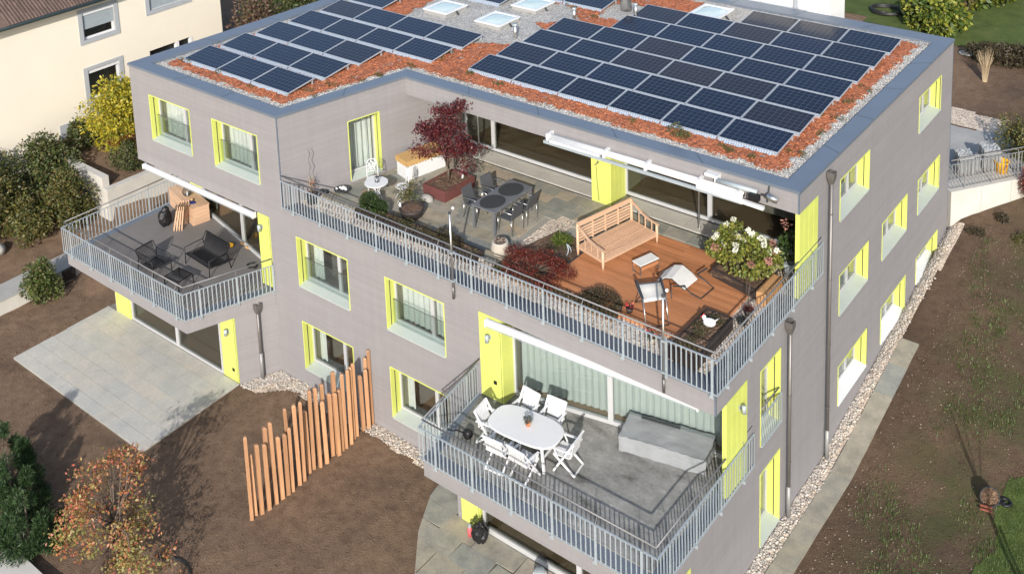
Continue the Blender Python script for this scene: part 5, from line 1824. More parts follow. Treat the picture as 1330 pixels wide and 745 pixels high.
def skirt(p0, p1):
    o = len(b.v); k = 22
    for i in range(k + 1):
        q = Vector((*p0, 0)).lerp(Vector((*p1, 0)), i / k)
        for z in (.40, .27, .13, .0):
            w = .055 * noise.noise(Vector((q.x * 6 + 11, q.y * 5, z * 4)))
            d = Vector((p1[1] - p0[1], p0[0] - p1[0])).normalized() * (w + (.43 - z) * .05)
            b.v.append((q.x + d.x, q.y + d.y, z))
    b.f += [(o + i * 4 + c, o + i * 4 + c + 1, o + (i + 1) * 4 + c + 1, o + (i + 1) * 4 + c) for i in range(k) for c in range(3)]
skirt((0, 0), (W_, 0)); skirt((W_, 0), (W_, D_)); skirt((0, D_), (0, 0)); skirt((W_, D_), (0, D_))
b.build('plastic_cover', m['sheet'], t, True)
MB().box(.35, 1.35, .70, .76, .455, .48).build('dark_bar', m['dark'], t)

# ================================================================== LEFT BALCONY
def slat_lounger(name, label, cat, loc, rz, w, sofa=False):
    """black powder coated lounge seat of round bars, faces local +y"""
    o = thing(name, label, cat, loc, rz)
    n = int(w / .046); d = .62
    for i in range(n + 1):
        x = -w / 2 + .03 + i * (w - .06) / n
        MB().tube([(x, d / 2, .36), (x, .1, .31), (x, -d / 2 + .06, .29), (x, -d / 2 - .02, .34), (x, -d / 2 - .20, .80)], .0135, 5).build('slat', m['black'], o, True)
    MB().bar((-w / 2, d / 2, .36), (w / 2, d / 2, .36), .03, .03).build('seat_rail', m['black'], o)
    MB().bar((-w / 2, -d / 2, .29), (w / 2, -d / 2, .29), .03, .03).build('seat_rail', m['black'], o)
    MB().bar((-w / 2, -d / 2 - .20, .80), (w / 2, -d / 2 - .20, .80), .03, .03).build('back_rail', m['black'], o)
    for s in (-1, 1):
        x = s * (w / 2 + .03)
        MB().tube([(x, d / 2 + .02, 0), (x, d / 2, .58), (x, -d / 2 - .05, .58), (x, -d / 2 - .16, 0)], .017, 7).build('leg_frame', m['black'], o, True)
        MB().bar((x, d / 2, .34), (x, -d / 2 - .1, .30), .025, .025).build('side_rail', m['black'], o)
        MB().bar((x, -d / 2 - .05, .58), (x, -d / 2 - .20, .80), .02, .02).build('brace', m['black'], o)
    return o


slat_lounger('lounge_chair', 'black barred lounge chair on the left balcony near the railing', 'chair', (-4.72, -1.62, Z1), math.radians(-86), .64)
slat_lounger('lounge_sofa', 'wide black barred two seat sofa on the left balcony', 'sofa', (-3.62, -.48, Z1), math.radians(176), 1.34)
t = thing('ottoman', 'black barred footstool between the black lounge chair and sofa', 'stool', (-3.48, -1.62, Z1), math.radians(3))
for i in range(11): MB().tube([(-.3 + i * .06, -.28, .33), (-.3 + i * .06, 0, .345), (-.3 + i * .06, .28, .33)], .0135, 5).build('slat', m['black'], t, True)
for y in (-.28, .28): MB().bar((-.33, y, .33), (.33, y, .33), .028, .028).build('seat_rail', m['black'], t)
for x in (-.33, .33):
    MB().bar((x, -.28, .33), (x, .28, .33), .028, .028).build('side_rail', m['black'], t)
    for y in (-.28, .28): MB().bar((x, y, .33), (x * 1.05, y * 1.05, 0), .026, .026).build('leg', m['black'], t)
t = thing('timber_chest', 'long timber bench chest of pale planks at the end of the left balcony', 'chest', (-8.12, 1.28, Z1), math.radians(-12.5))
W_, D_, H_ = 2.05, .62, .62
for i in range(5):
    z0 = i * H_ / 5
    MB().box(0, W_, -.0, .02, z0 + .004, z0 + H_ / 5 - .004).build('front_plank', m['teak'], t)
    MB().box(W_ - .02, W_, .022, D_ - .022, z0 + .004, z0 + H_ / 5 - .004).build('end_plank', m['teakY'], t)
    MB().box(0, .02, .022, D_ - .022, z0 + .004, z0 + H_ / 5 - .004).build('end_plank', m['teakY'], t)
MB().box(0, W_, D_ - .02, D_, 0, H_).build('back_board', m['teak'], t)
for i in range(5):
    MB().box(-.02, W_ + .02, -.02 + i * .133, -.02 + i * .133 + .128, H_, H_ + .03).build('lid_plank', m['teak'], t)
t = thing('round_lantern', 'round grey wire lantern with white candle on the timber chest', 'lantern', (-7.05, 1.32, Z1 + .651))
for k in range(9):
    a = math.pi * k / 9
    MB().tube([(.16 * math.cos(a) * math.cos(e), .16 * math.sin(a) * math.cos(e), .17 + .16 * math.sin(e)) for e in np.linspace(-1.4, 1.4, 12)], .007, 5).build('wire', m['dark'], t, True)
    MB().tube([(-.16 * math.cos(a) * math.cos(e), -.16 * math.sin(a) * math.cos(e), .17 + .16 * math.sin(e)) for e in np.linspace(-1.4, 1.4, 12)], .007, 5).build('wire', m['dark'], t, True)
MB().tube([(0, 0, .02), (0, 0, .18)], .035, 10).build('candle', m['white'], t)
t = thing('folded_cloth', 'navy cloth with a pale yellow ball on the timber chest', 'cloth', (-6.5, 1.12, Z1 + .651))
MB().blob((0, 0, .015), .17, .10, .025, 12, 6, .25).build('cloth', m['blue'], t)
MB().blob((-.08, .06, .06), .05, .05, .05, 10, 6, .05).build('ball', m['beige'], t, True)


def folded_chair(loc, rz, lean, label):
    o = thing('folded_chair', label, 'chair', loc, rz, 'folded slatted chairs leaning on the timber chest')
    c_, s_2 = math.cos(lean), math.sin(lean)
    def q(x, z, y=0): return (x, y + z * s_2, z * c_)
    for x in (-.22, .22): MB().bar(q(x, 0), q(x, .92), .03, .022).build('frame_bar', m['teak'], o)
    for x in (-.18, .18): MB().bar(q(x, .03, -.035), q(x, .75, -.035), .025, .02).build('frame_bar', m['teak'], o)
    for k in range(7): MB().bar(q(-.20, .34 + k * .085, -.012), q(.20, .34 + k * .085, -.012), .05, .014, (0, 1, 0)).build('slat', m['teak'], o)
    return o


for k in range(4):
    folded_chair((-6.55 + k * .075, .42 + k * .065, Z1), math.radians(-50 - k * 3), .22 - k * .02, ['first', 'second', 'third', 'last'][k] + ' folded slatted chair of the row leaning on the timber chest')
t = thing('black_bin', 'slumped black fabric bag beside the folded chairs', 'bag', (-6.98, .30, Z1))
MB().blob((0, 0, .30), .20, .24, .33, 14, 9, .10).blob((.03, .02, .60), .12, .14, .12, 10, 6, .15).build('bag', m['black'], t)
t = thing('toy_figure', 'yellow and black toy on the floor behind the black sofa', 'toy', (-3.92, .72, Z1), .4)
MB().blob((0, 0, .09), .13, .08, .08, 12, 7, .1).build('yellow_body', m['yellow'], t, True); MB().blob((-.15, .02, .08), .07, .07, .07, 10, 6, .05).build('dark_head', m['dark'], t, True)
for x, y, lab in ((-3.72, 1.10, 'left straw slipper on the sill of the left balcony'), (-3.38, 1.02, 'right straw slipper on the sill of the left balcony')):
    t = thing('straw_slipper', lab, 'slipper', (x, y, Z1), .2, 'straw slippers by the glass')
    MB().blob((0, 0, .035), .13, .075, .035, 12, 6, .03).build('sole', m['beige'], t, True); MB().blob((.02, 0, .072), .05, .045, .012, 10, 5, .02).build('hollow', m['dark'], t, True)
o = MB().tube([(.18 * math.cos(k * .6), .14 * math.sin(k * .6), .03 + k * .003) for k in range(22)], .014, 6).build('coiled_cable', m['rope'], None, True, loc=(-2.35, .35, Z1)); tag(o, 'small coil of black cable on the left balcony floor', 'cable')

# ================================================================== GARDEN: PALISADE, BAGS, BARROW
pal = thing('palisade_screen', 'free standing screen of staggered square larch posts in the bare soil', 'fence')
PST = [(3.29, -4.47, 2.45), (3.24, -4.31, 1.79), (3.34, -4.18, 2.06), (3.39, -3.97, 1.94), (3.26, -3.86, 2.3), (3.39, -3.72, 2.42), (3.38, -3.51, 1.85), (3.4, -3.32, 1.83), (3.41, -3.17, 1.91), (3.28, -3.1, 2.42), (3.38, -2.89, 2.42), (3.38, -2.72, 2.41),
       (3.25, -2.44, 1.91), (3.25, -2.27, 2.42), (3.35, -2.12, 2.47), (3.38, -1.89, 1.92), (3.25, -1.8, 2.35), (3.29, -1.6, 1.93), (3.42, -1.48, 1.94), (3.29, -1.42, 2.5), (3.37, -1.29, 1.9), (3.39, -1.16, 2.35), (3.4, -.97, 2.3), (3.31, -.79, 2.27), (3.31, -.66, 2.32), (3.3, -.38, 1.76), (3.38, -.24, 1.91), (3.28, -.16, 2.2), (3.33, -.04, 2.42)]
for x, y, hh in PST:
    w = random.uniform(.088, .112)
    b = MB(); lx, ly = random.gauss(0, .015), random.gauss(0, .015)
    a_ = random.uniform(0, .5); c_, s_2 = math.cos(a_) * w * .72, math.sin(a_) * w * .72
    sq = [(c_, s_2), (-s_2, c_), (-c_, -s_2), (s_2, -c_)]
    z0 = -.1
    b.v = [(dx, dy, z0) for dx, dy in sq] + [(dx + lx, dy + ly, hh - .03) for dx, dy in sq] + [(dx * .55 + lx, dy * .55 + ly, hh) for dx, dy in sq]
    b.f = [(8, 9, 10, 11)] + [(i, (i + 1) % 4, 4 + (i + 1) % 4, 4 + i) for i in range(4)] + [(4 + i, 4 + (i + 1) % 4, 8 + (i + 1) % 4, 8 + i) for i in range(4)]
    b.build('post', m['larch'], pal, loc=(x, y, gz(x, y) + .02))
t = thing('rubbish_bag', 'knotted black rubbish bag against the lime panel by the garden door', 'bag', (8.66, -1.52, .075))
b = MB(); b.blob((0, 0, .24), .22, .18, .25, 16, 10, .14).blob((.02, .0, .52), .06, .05, .09, 8, 5, .3); b.build('bag', m['bagblack'] if 'bagblack' in m else m['black'], t)
t = thing('pink_bottle', 'pink bottle with pale cap beside the black rubbish bag', 'bottle', (8.33, -1.52, .075))
MB().lathe([(.06, 0), (.065, .18), (.05, .23), (.04, .25)], 14).build('body', m['pink'], t, True); MB().lathe([(.042, .25), (.042, .32), (0, .33)], 12).build('cap', m['galv'], t)
o = foliage('weed_sprig', None, m['green'], [((8.45, -1.36, .35), (.16, .1, .22))], 90, .08); tag(o, 'sprig of weeds behind the black rubbish bag', 'weed')
t = thing('white_canister', 'white lidded plastic canister standing on the garden flagstones', 'canister', (10.72, -1.72, .075))
MB().lathe([(.16, 0), (.18, .05), (.18, .36), (.16, .40), (.125, .42)], 20).build('body', m['white'], t, True); MB().lathe([(.125, .42), (.135, .43), (.135, .47), (.11, .49), (0, .49)], 20).build('lid', m['galv'], t, True)
# barrow lying on its side at the right
t = thing('wheelbarrow', 'dark wheelbarrow with dull red handles lying tipped over on the soil', 'wheelbarrow', (18.76, 6.85, gz(18.76, 6.85) + .02), math.radians(20))
b = MB(); b.lathe([(.36, .0), (.40, .03), (.40, .05), (.33, .02), (.22, -.12)], 22, (0, 0, .34), .75, 1.0)
b.v = [(x * .95, z * .6 - .2, .34 + y * .85) for x, y, z in b.v]
b.build('tray', m['soilpot'], t, True)
MB().tube([(.29 * math.cos(a), -.0, .36 + .36 * math.sin(a)) for a in np.linspace(0, 6.28, 26)], .022, 6).build('tray_rim', m['dark'], t, True)
MB().tube([(.5 + .16 * math.cos(a), .2 + .16 * math.sin(a), .12) for a in np.linspace(0, 6.28, 20)], .045, 7).build('wheel', m['black'], t, True)
for y, z in ((-.22, .12), (-.30, .05)): MB().bar((-.30, y, z + .08), (.06, y + .05, z), .06, .04).build('handle', m['rustred'], t)
MB().bar((.05, -.1, .1), (.5, .2, .12), .035, .035).build('frame', m['dark'], t)
t = thing('young_tree', 'bare young tree with stake standing right of the picture edge', 'tree', (21.0, 3.4, gz(21.0, 3.4)))
MB().tube([(0, 0, -.1), (.03, 0, 1.2), (.0, .03, 2.4), (.05, .02, 4.2)], [.06, .05, .04, .015], 8).build('trunk', m['bark'], t, True)
twigs('branches', t, (0, .03, 2.4), [(random.uniform(-.7, .7), random.uniform(-.7, .7), random.uniform(2.9, 4.2)) for _ in range(14)], .02, .005, m['bark'])
MB().tube([(.18, 0, -.1), (.16, 0, 1.9)], .035, 8).build('stake', m['larch'], t, True)
t_ = [o for o in COL.objects if o.name == 'wheelbarrow'][0]; t_.scale = (.8, .8, .8)
# pebbles and seedlings on the right hand soil
pts = []
while len(pts) < 3400:
    x, y = random.uniform(15.6, 21), random.uniform(-1, 18)
    if random.random() < .12 + .9 * max(0, noise.noise(Vector((x * .8, y * .8, 2)))) + .3 * (x < 17.2): pts.append((x, y, gz(x, y) + .012))
scatter_stones('soil_stones', m['soilstones'], pts, .008, .030)
pts = []
while len(pts) < 9000:
    if random.random() < .5: x, y = random.uniform(15.55, 21), random.uniform(-1, 18)
    else:
        x, y = random.uniform(-9, 7.4), random.uniform(-8, -.45)
        if -8.7 < x < -1.1 and y > -4.9: continue
        if x > 6.3 and y < -.4: continue
        if x < -1.3 and y > -1.3: continue
    pts.append((x, y, gz(x, y) + .004))
scatter_stones('soil_clods', m['soil'], pts, .010, .034)
pts = []
while len(pts) < 350:
    x, y = random.uniform(-9, 6), random.uniform(-7.5, -.6)
    if not (-8.6 < x < -1.2 and y > -4.8): pts.append((x, y, gz(x, y) + .008))
scatter_stones('soil_stones', m['soilstones'], pts, .006, .018)


def tufts(name, mat, centres, per, hh, spread):
    vs, fs = [], []
    for (x, y) in centres:
        for _ in range(per):
            a = random.uniform(0, 6.28); px, py = x + random.gauss(0, spread), y + random.gauss(0, spread)
            z = gz(px, py); L = hh * random.uniform(.5, 1.3); w = .008 + .007 * random.random()
            dx, dy = math.cos(a), math.sin(a); o = len(vs)
            vs += [(px - dy * w, py + dx * w, z - .01), (px + dy * w, py - dx * w, z - .01), (px + dx * L * .6, py + dy * L * .6, z + L)]
            fs.append((o, o + 1, o + 2))
    return tag(place(name, rawmesh(name, np.array(vs), np.array(fs), mat)), kind='stuff')


m['grassblade'] = leafmat('grass_blades', [(.045, .09, .016), (.065, .12, .022), (.09, .145, .028), (.11, .13, .04)])
cs = []
while len(cs) < 1500:
    x, y = random.uniform(15.8, 20.5), random.uniform(0, 17)
    if noise.noise(Vector((x * .55, y * .45, 7))) + .25 * noise.noise(Vector((x * 1.7, y * 1.7, 1))) > .10 - .05 * (x - 17): cs.append((x, y))
tufts('seedling_grass', m['grassblade'], cs, 7, .075, .10)
cs = []
while len(cs) < 5200:
    x, y = random.uniform(18.9, 22), random.uniform(0, 9)
    if x > 19.15 + .25 * noise.noise(Vector((y, x, 3))) and (y < 7.9 or x > 19.6): cs.append((x, y))
tufts('lawn_blades', m['grassblade'], cs, 6, .06, .05)
# black hose in the soil at the bottom left
o = MB().tube([(2.25 + .16 * k, -6.72 + .42 * math.sin(k / 9 * 2.6) - .02 * k, gz(2.25 + .16 * k, -6.6) + .03) for k in range(11)], .035, 8).build('black_hose', m['rope'], None, True); tag(o, 'black hose curving over the soil beside the autumn tree', 'hose')

# ================================================================== GARDEN WALLS
t = thing('low_wall', 'low broad concrete wall with grey top at the left edge', 'wall')
MB().box(-12.2, -11.2, -12, .15, -.3, .545).build('body', m['concrete'], t)
y = -12.0
while y < .1:
    MB().box(-12.22, -11.18, y + .004, min(y + 1.6, .17) - .004, .548, .60).build('coping_slab', m['concrete2'], t); y += 1.6
t = thing('junction_box', 'dark cable box on two legs against the low wall', 'box', (-11.05, -1.25, .05))
MB().box(-.08, .08, -.22, .22, .18, .58).build('cabinet', m['black'], t)
for y in (-.18, .18): MB().bar((0, y, -.1), (0, y, .2), .06, .06).build('leg', m['dark'], t)
t = thing('retaining_wall', 'pale angled concrete retaining wall behind the left balcony', 'wall')
b = MB(); b.prism([(-12.78, 1.40), (-12.50, 1.40), (-12.20, 7.5), (-12.48, 7.5)], -.2, 2.13); b.build('long_leg', m['concrete'], t)
b = MB(); b.prism([(-17.5, 1.44), (-12.79, 1.40), (-12.79, 1.68), (-17.5, 1.72)], -.2, 2.55); b.build('short_leg', m['concrete'], t)
t = thing('terrace_wall', 'white concrete retaining wall at the far right corner of the house', 'wall')
u_ = Vector((WALL_B[0] - WALL_A[0], WALL_B[1] - WALL_A[1])).normalized(); n_ = Vector((u_.y, -u_.x))
A_, B_ = Vector(WALL_A), Vector(WALL_A) + u_ * 7
b = MB(); q = [tuple(A_ - n_ * .62), tuple(A_ + n_ * .14), tuple(B_ + n_ * .14), tuple(B_ - n_ * .62)]
b.prism(q, .9, 3.18); b.build('body', m['concrete'], t)
for k in range(1, 4):
    p_ = A_ + u_ * (k * 1.25) + n_ * .142
    MB().bar((p_.x, p_.y, 1.5), (p_.x, p_.y, 3.17), .015, .008).build('wall_joint', m['concrete2'], t)
railing('grey railing on the white retaining wall at far right', [tuple(A_ + u_ * .1), tuple(A_ + u_ * 6.5)], 3.24, 1.0, None, 'wall_railing', .14, 8, .88, 1, m['pipe2'])
t = thing('foreground_wall', 'pale concrete wall top in the bottom left corner', 'wall')
MB().box(-14, 1.9, -9.6, -8.83, -.3, .30).build('body', m['concrete'], t)

# ================================================================== NEIGHBOURING HOUSE
hs = thing('cream_house', 'cream rendered neighbour house with brown tiled roof and grey framed windows', 'house')
HX = -18.0
HW = [(4.0, 5.92, 6.05, 7.63), (4.0, 5.92, 3.30, 5.0), (7.3, 9.75, 6.42, 8.0)]
wall((HX, -14), (HX, 11.35), 1.2, 8.05, [(a + 14, b_ + 14, c_, d_) for a, b_, c_, d_ in HW] + [(7.3 + 14, 9.62 + 14, 3.75, 4.74)], m['render'], parent=hs)
wall((HX, 11.35), (HX - 10, 11.35), 1.2, 8.05, (), m['render'], parent=hs)
MB().box(HX + .004, HX + .05, 2.66, 11.3, 1.2, 2.88).build('plinth', m['rendergrey'], hs)
for i, (a, b_, c_, d_) in enumerate(HW):
    o = MB().box(HX - .2, HX + .035, a, a + .20, c_, d_).box(HX - .2, HX + .035, b_ - .20, b_, c_, d_).box(HX - .2, HX + .035, a + .2, b_ - .2, c_, c_ + .18).box(HX - .2, HX + .035, a + .2, b_ - .2, d_ - .15, d_).build('window', m['rendergrey'], hs)
    y0, y1, z0, z1 = a + .2, b_ - .2, c_ + .18, d_ - .15
    MB().box(HX - .16, HX - .10, y0, y0 + .09, z0, z1).box(HX - .16, HX - .10, y1 - .09, y1, z0, z1).box(HX - .16, HX - .10, y0 + .09, y1 - .09, z0, z0 + .09).box(HX - .16, HX - .10, y0 + .09, y1 - .09, z1 - .09, z1).build('frame', m['white'], o)
    MB().box(HX - .14, HX - .13, y0 + .09, y1 - .09, z0 + .09, z1 - .09).build('pane', m['glassdark'], o)
    MB().box(HX - .10, HX - .02, y0, y1, z1 - .16, z1 - .002).build('blind_box', m['white'], o)
    MB().box(HX - 1.2, HX - 1.1, a, b_, c_, d_).build('room', m['room'], o)
    if i != 1:
        zb = z0 + (z1 - z0) * (.36 if i == 0 else .04)
        k = 0; z = zb
        while z < z1 - .17:
            MB().box(HX - .085, HX - .065, y0 + .02, y1 - .02, z, z + .05).build('blind_slat', m['shutter'] if 'shutter' in m else m['galv'], o); z += .054
o = MB().box(HX - .3, HX - .25, 7.3, 9.62, 3.75, 4.74).build('window', m['black'], hs)
MB().box(HX - .2, HX + .02, 8.72, 8.86, 3.76, 4.73).build('frame', m['white'], o); MB().box(HX - .2, HX + .02, 9.5, 9.61, 3.76, 4.73).build('frame', m['white'], o)
# tiled roof: rows of tiles, each row lapping over the one below
slope = .62
roof = MB().add([(HX + .45, -14.5, 8.02), (HX + .45, 6.0, 8.02), (HX - 6, 6.0, 8.02 + 6.45 * slope), (HX - 6, -14.5, 8.02 + 6.45 * slope)], [(0, 1, 2, 3)]).build('roof', m['rooftile'], hs)
tile = MB()
for k in range(6):
    a0, a1 = math.pi * k / 6, math.pi * (k + 1) / 6
    tile.add([(.06, .14 * (k / 6), .012 + .022 * math.sin(a0)), (.06, .14 * ((k + 1) / 6), .012 + .022 * math.sin(a1)), (-.30, .14 * ((k + 1) / 6), .03 + .022 * math.sin(a1)), (-.30, .14 * (k / 6), .03 + .022 * math.sin(a0))], [(0, 1, 2, 3)])
tme = tile.mesh('roof_tile', m['rooftile'])
cnt = 0
for r_ in range(8):
    for j in range(36):
        y = 5.86 - j * .145
        if cnt >= 290: break
        x = HX + .42 - r_ * .31
        o = place('roof_tile', tme, roof, (x, y, 8.035 + (HX + .45 - x) * slope)); o.rotation_euler.y = math.atan(slope); cnt += 1
MB().tube([(HX + .50, -14, 7.96), (HX + .50, 6.0, 7.96)], .075, 10).build('gutter', m['copper'], hs, True)
MB().box(HX + .0, HX + .44, -14, 5.98, 7.93, 8.0).build('eave_board', m['white'], hs)
o = MB().box(HX - 1.5, HX - .7, 1.5, 2.6, 8.98, 9.02).build('roof_window', m['dark'], hs); o.rotation_euler.y = 0

# pale annex at the back edge of the roof
t = thing('white_annex', 'white panelled annex with grey metal frame behind the roof edge', 'annex')
MB().box(6.1, 10.15, 17.22, 18.6, 2.5, 10.3).build('panel_wall', m['whitewall'], t)
MB().box(6.1, 9.28, 17.10, 17.20, 8.62, 8.86).build('bottom_rail', m['alu'], t)
MB().box(8.78, 8.95, 17.10, 17.21, 8.87, 10.3).build('post', m['alu'], t)
MB().box(7.4, 7.44, 17.205, 17.217, 8.87, 10.3).build('panel_joint', m['galv'], t)

# ================================================================== TREES AND SHRUBS ROUND THE HOUSE
def bush(name, label, mat, x, y, z, rx, ry, rz, n, size, lumps=14, cat='shrub', group=None, **kw):
    t = thing(name, label, cat, (x, y, z), 0, group)
    cl = []; tips = []
    for k in range(lumps):
        a = random.uniform(0, 6.28); e = random.random() ** .5; v = random.uniform(.15, 1)
        w = math.sqrt(max(.08, 1 - (v * 1.0) ** 2.4))
        c_ = (rx * .8 * e * w * math.cos(a) * 1.1, ry * .8 * e * w * math.sin(a) * 1.1, rz * (.12 + .80 * v))
        f = random.uniform(.26, .42)
        cl.append((c_, (rx * f, ry * f, rz * f * .75))); tips.append(c_)
    cl.append(((0, 0, rz * .42), (rx * .62, ry * .62, rz * .42)))
    twigs('stems', t, (0, 0, -.05), tips, .02 + .015 * rz, .006, m['bark'])
    foliage('foliage', t, mat, cl, n, size, **kw)
    return t


# left: hedge planting below the cream house
bush('green_shrub', 'big dark green shrub at the left edge below the house', m['hedge2'], -15.4, -1.7, .6, 1.7, 1.5, 2.2, 8200, .13, 26)
bush('green_shrub', 'wide mixed green shrub left of the white retaining wall', m['hedge2'], -13.9, .40, .65, 1.45, 1.15, 2.05, 7600, .11, 24)
bush('green_shrub', 'tall dark shrub in front of the cream house wall', m['hedge'], -16.0, .9, .9, 1.7, 1.2, 2.5, 7200, .13, 24)
bush('green_shrub', 'dark bush at the foot of the cream house by its grey plinth', m['hedge'], -16.7, 2.75, 2.0, 1.0, .9, 1.2, 2600, .12, 14)
bush('green_shrub', 'dark shrub at the far left edge beside a pale boulder', m['hedge'], -16.2, -3.7, .6, 1.7, 1.5, 2.1, 7200, .13, 24)
bush('green_shrub', 'brownish green shrub in the middle of the left planting', m['hedge2'], -14.4, -.8, .6, 1.2, 1.1, 1.7, 5200, .11, 20)
bush('green_shrub', 'dark rear shrub against the cream facade, far left', m['hedge'], -17.0, -1.0, 1.0, 1.4, 1.5, 2.4, 3600, .13, 16)
bush('yellow_shrub', 'large bright yellow shrub beside the grey house corner', m['yellowleaf'], -15.1, 3.9, 2.1, 1.65, 1.8, 2.8, 12500, .13, 34)
bush('red_shrub', 'dark green shrub with red tips on the retaining wall', m['hedge'], -13.25, 2.95, 2.1, .75, .8, 1.15, 2200, .09, 12)
o = foliage('red_leaf_sprays', None, m['redmaple2'], [((-13.4 + random.uniform(-.6, .6), 3.0 + random.uniform(-.5, .7), 3.15 + random.uniform(-.1, .2)), (.25, .25, .12)) for _ in range(9)], 900, .08); tag(o, 'red leaved sprays growing over the shrub on the retaining wall', 'shrub')
bush('small_green_shrub', 'small light green bush in the soil beside the low wall', m['smallgreen'], -10.75, -2.5, .06, .66, .62, 1.45, 4200, .10, 18)
o = MB().blob((0, 0, .15), .35, .28, .2, 12, 7, .12).build('boulder', m['boulder'], None, True, loc=(-14.3, -2.2, .62)); tag(o, 'grey boulder at the edge of the left planting', 'boulder')
o = MB().blob((0, 0, .12), .28, .22, .18, 12, 7, .12).build('boulder', m['concrete'], None, True, loc=(-14.4, -2.95, .62)); tag(o, 'pale boulder at the far left picture edge', 'boulder')
# behind the roof on the left
bush('hedge_tree', 'reddish brown shrub behind the roof beside the cream house', m['brownleaf'], -14.6, 10.6, 2.4, 1.5, 1.5, 4.2, 4200, .15, 20, 'tree', 'trees behind the roof on the left')
bush('hedge_tree', 'dark green tree behind the left edge of the roof', m['hedge'], -14.2, 13.2, 2.5, 1.8, 1.7, 5.0, 5200, .16, 22, 'tree', 'trees behind the roof on the left')
bush('hedge_tree', 'mixed green and yellow tree at the top edge behind the panels', m['hedge2'], -13.4, 16.4, 2.5, 1.8, 1.7, 5.4, 5200, .16, 22, 'tree', 'trees behind the roof on the left')
bush('hedge_tree', 'dark tree in the gap between cream house and roof', m['hedge'], -17.6, 14.4, 2.5, 1.9, 1.8, 6.0, 5200, .17, 22, 'tree', 'trees behind the roof on the left')
bush('hedge_tree', 'darkest tree far behind the roof at the top edge', m['hedge'], -16.5, 18.4, 2.6, 2.2, 1.8, 6.4, 5200, .17, 22, 'tree', 'trees behind the roof on the left')
# bottom left corner: conifers and the autumn tree
for x, y, hh, lab in ((-1.9, -8.2, 1.9, 'dark green conifer nearest the bottom left corner wall'), (-3.2, -7.7, 1.9, 'dark green conifer at the left edge of the soil plot'), (-.8, -8.4, 1.4, 'small green conifer beside the autumn tree')):
    t = thing('conifer', lab, 'conifer', (x, y, .03), 0, 'conifers along the corner wall')
    MB().tube([(0, 0, 0), (0, 0, hh)], [.05, .01], 7).build('trunk', m['bark'], t, True)
    cl = []
    for k in range(26):
        v = random.random(); a = random.uniform(0, 6.28); r_ = .95 * (1 - v) ** .8 + .05
        cl.append(((r_ * math.cos(a) * .8, r_ * math.sin(a) * .8, hh * (.08 + .9 * v)), (.24 * (1.1 - v), .24 * (1.1 - v), .2)))
    foliage('needles', t, m['conifer'], cl, 9000, .13, aspect=.16, droop=-.5, shell=.35)
t = thing('autumn_tree', 'small tree with sparse orange red and yellow autumn leaves', 'tree', (1.95, -7.55, .03))
trunk = [(0, 0, 0), (.03, .02, .5), (-.02, .03, 1.0), (.02, 0, 1.5)]
cl = []; tips = []
for k in range(40):
    a = random.uniform(0, 6.28); e = random.random() ** .5; v = random.random()
    r_ = 1.85 * e * (1 - .62 * v)
    c_ = (r_ * math.cos(a), r_ * math.sin(a), .55 + 2.35 * v); tips.append(c_); cl.append((c_, (.36, .36, .17)))
twigs('trunk', t, None, tips, .05, .006, m['bark'], trunk)
m['greytwig'] = M('grey_bark', (.22, .19, .17), .9, var=.2, bump=.1)
foliage('crown', t, m['autumn'], cl, 3600, .085, clump=6, shell=.2, droop=.7)
foliage('low_leaves', t, m['autumngreen'], [c_ for c_ in cl if c_[0][2] < 1.5], 1500, .085, clump=6, shell=.2, droop=.7)
t = thing('autumn_sapling', 'thin sapling with few yellow leaves right of the autumn tree', 'tree', (3.55, -7.05, .03))
cl = [((random.uniform(-.25, .25), random.uniform(-.25, .25), random.uniform(.5, 1.3)), (.13, .13, .1)) for _ in range(9)]
twigs('trunk', t, (0, 0, 0), [c_ for c_, _ in cl], .018, .004, m['bark']); foliage('crown', t, m['autumn'], cl, 130, .075)
# far right and behind
bush('laurel_shrub', 'yellow green spotted laurel behind the far roof corner', m['greenyellow'], 9.3, 31.4, 3.65, 1.7, 1.5, 2.2, 4200, .24, 18)
bush('laurel_shrub', 'second spotted laurel further right behind the brown shrub', m['greenyellow'], 11.0, 36.0, 3.9, 1.8, 1.5, 1.9, 3200, .24, 16)
bush('brown_shrub', 'tall brown leaved shrub between the two spotted laurels', m['brownleaf'], 9.3, 34.8, 3.8, 2.0, 1.7, 3.0, 4600, .2, 20)
bush('green_shrub', 'dark green shrub behind the spotted laurel at the top edge', m['hedge2'], 7.2, 35.5, 3.8, 1.6, 1.5, 2.6, 3000, .22, 16)
bush('low_hedge', 'low clipped brown green hedge between lawn and bare soil', m['olive'], 14.2, 29.3, 3.6, 2.3, .9, .85, 5200, .12, 20, 'hedge')
bush('low_hedge', 'low rounded hedge end beside the stepping stone', m['olive'], 12.6, 29.0, 3.6, .9, .8, .8, 2400, .11, 12, 'hedge')
bush('grey_green_shrub', 'loose grey green shrub by the paved terrace at right', m['hedge2'], 15.95, 21.3, 3.2, 1.0, .95, 1.5, 3000, .10, 16)
bush('red_sapling', 'dark red leaved sapling in front of the white retaining wall', m['redmaple2'], 16.75, 19.6, 2.3, .55, .5, 1.35, 1500, .09, 12, 'tree')
for x, y, lab in ((15.55, 17.0, 'small olive plant in the soil near the gravel strip'), (16.15, 18.1, 'small olive plant at the foot of the white retaining wall'), (17.0, 17.3, 'small green plant in the soil at the right edge')):
    bush('small_plant', lab, m['olive'] if x < 17 else m['hedge2'], x, y, gz(x, y), .32, .3, .30, 420, .07, 7, 'plant')
t = thing('dry_grass', 'pale dry stalks of ornamental grass in the bare soil', 'grass', (13.1, 26.9, gz(13.1, 26.9)))
b = MB()
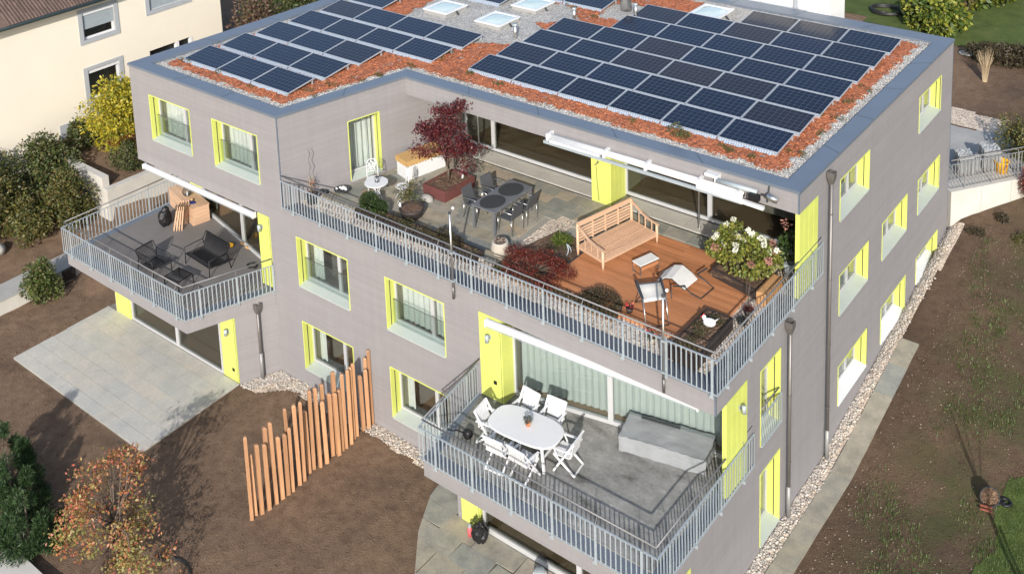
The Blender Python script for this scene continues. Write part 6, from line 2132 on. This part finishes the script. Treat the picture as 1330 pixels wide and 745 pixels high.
for k in range(60):
    a = random.uniform(0, 6.28); r_ = random.uniform(0, .42)
    b.tube([(.08 * math.cos(a), .08 * math.sin(a), 0), (r_ * .5 * math.cos(a), r_ * .5 * math.sin(a), .7), (r_ * math.cos(a), r_ * math.sin(a), random.uniform(1.0, 1.5))], [.014, .011, .004], 4)
b.build('stalks', m['twig'], t)
o = MB().blob((0, 0, .02), .45, .35, .06, 12, 5, .06).build('stepping_stone', m['concrete2'], None, True, loc=(11.75, 29.3, gz(11.75, 29.3) + .02)); tag(o, 'pale flat stepping stone at the lawn edge', 'stone')
o = MB().tube([(.75 * math.cos(k * .45), .62 * math.sin(k * .45), .06 + .004 * k) for k in range(40)], .06, 7).build('hose_coil', m['rope'], None, True, loc=(7.0, 32.3, gz(7, 32.3) + .03)); tag(o, 'coil of black hose lying on the lawn', 'hose')
t = thing('far_house', 'white house wall glimpsed at the top right edge', 'house')
MB().box(10.5, 17, 43, 50, 3, 9).build('wall', m['whitewall'], t); MB().box(10.6, 16.9, 42.95, 42.99, 3, 3.9).build('plinth', m['rendergrey'], t)
# materials wrapped in plastic on the far right terrace
for x, y, w, hh, lab in ((14.5, 19.1, .55, .75, 'pallet of goods in clear plastic nearest the house corner'), (15.15, 19.9, .6, .8, 'shiny plastic wrapped pallet in the middle of the far terrace'), (14.75, 19.55, .35, .5, 'small plastic wrapped pile between two pallets')):
    t = thing('wrapped_pallet', lab, 'pallet', (x, y, gz(x, y) + .03), .6, 'wrapped goods on the far terrace')
    b = MB(); k = 10
    for j in range(k + 1):
        for i in range(k + 1): b.v.append((i / k * w - w / 2, j / k * w - w / 2, hh + random.uniform(-.05, .05)))
    b.f = [(j * 11 + i, j * 11 + i + 1, j * 11 + i + 12, j * 11 + i + 11) for j in range(k) for i in range(k)]
    ed = [(i, 0) for i in range(k + 1)] + [(k, j) for j in range(1, k + 1)] + [(i, k) for i in range(k - 1, -1, -1)] + [(0, j) for j in range(k - 1, 0, -1)]
    top = [j * 11 + i for i, j in ed]; o_ = len(b.v)
    for lv in (.5, 0):
        for i, j in ed: b.v.append((i / k * w - w / 2 + random.uniform(-.04, .04), j / k * w - w / 2 + random.uniform(-.04, .04), hh * lv + .1))
    nn = len(ed)
    for q_ in range(nn):
        r_ = (q_ + 1) % nn
        b.f += [(top[q_], o_ + q_, o_ + r_, top[r_]), (o_ + q_, o_ + nn + q_, o_ + nn + r_, o_ + r_)]
    b.build('plastic_wrap', m['sheet'], t)
    MB().box(-w / 2, w / 2, -w / 2, w / 2, 0, .1).build('pallet_base', m['pipe2'], t)
t = thing('yellow_bucket', 'yellow builders tub with an orange tool by the far railing', 'tub', (15.62, 19.75, gz(15.6, 19.75) + .03))
MB().lathe([(.18, 0), (.26, .42), (.28, .45), (.24, .45), (.16, .05), (0, .05)], 16).build('tub', m['yellow'], t, True); MB().bar((.05, -.1, .05), (.2, -.2, .4), .06, .06).build('tool', m['orangepaint'], t)
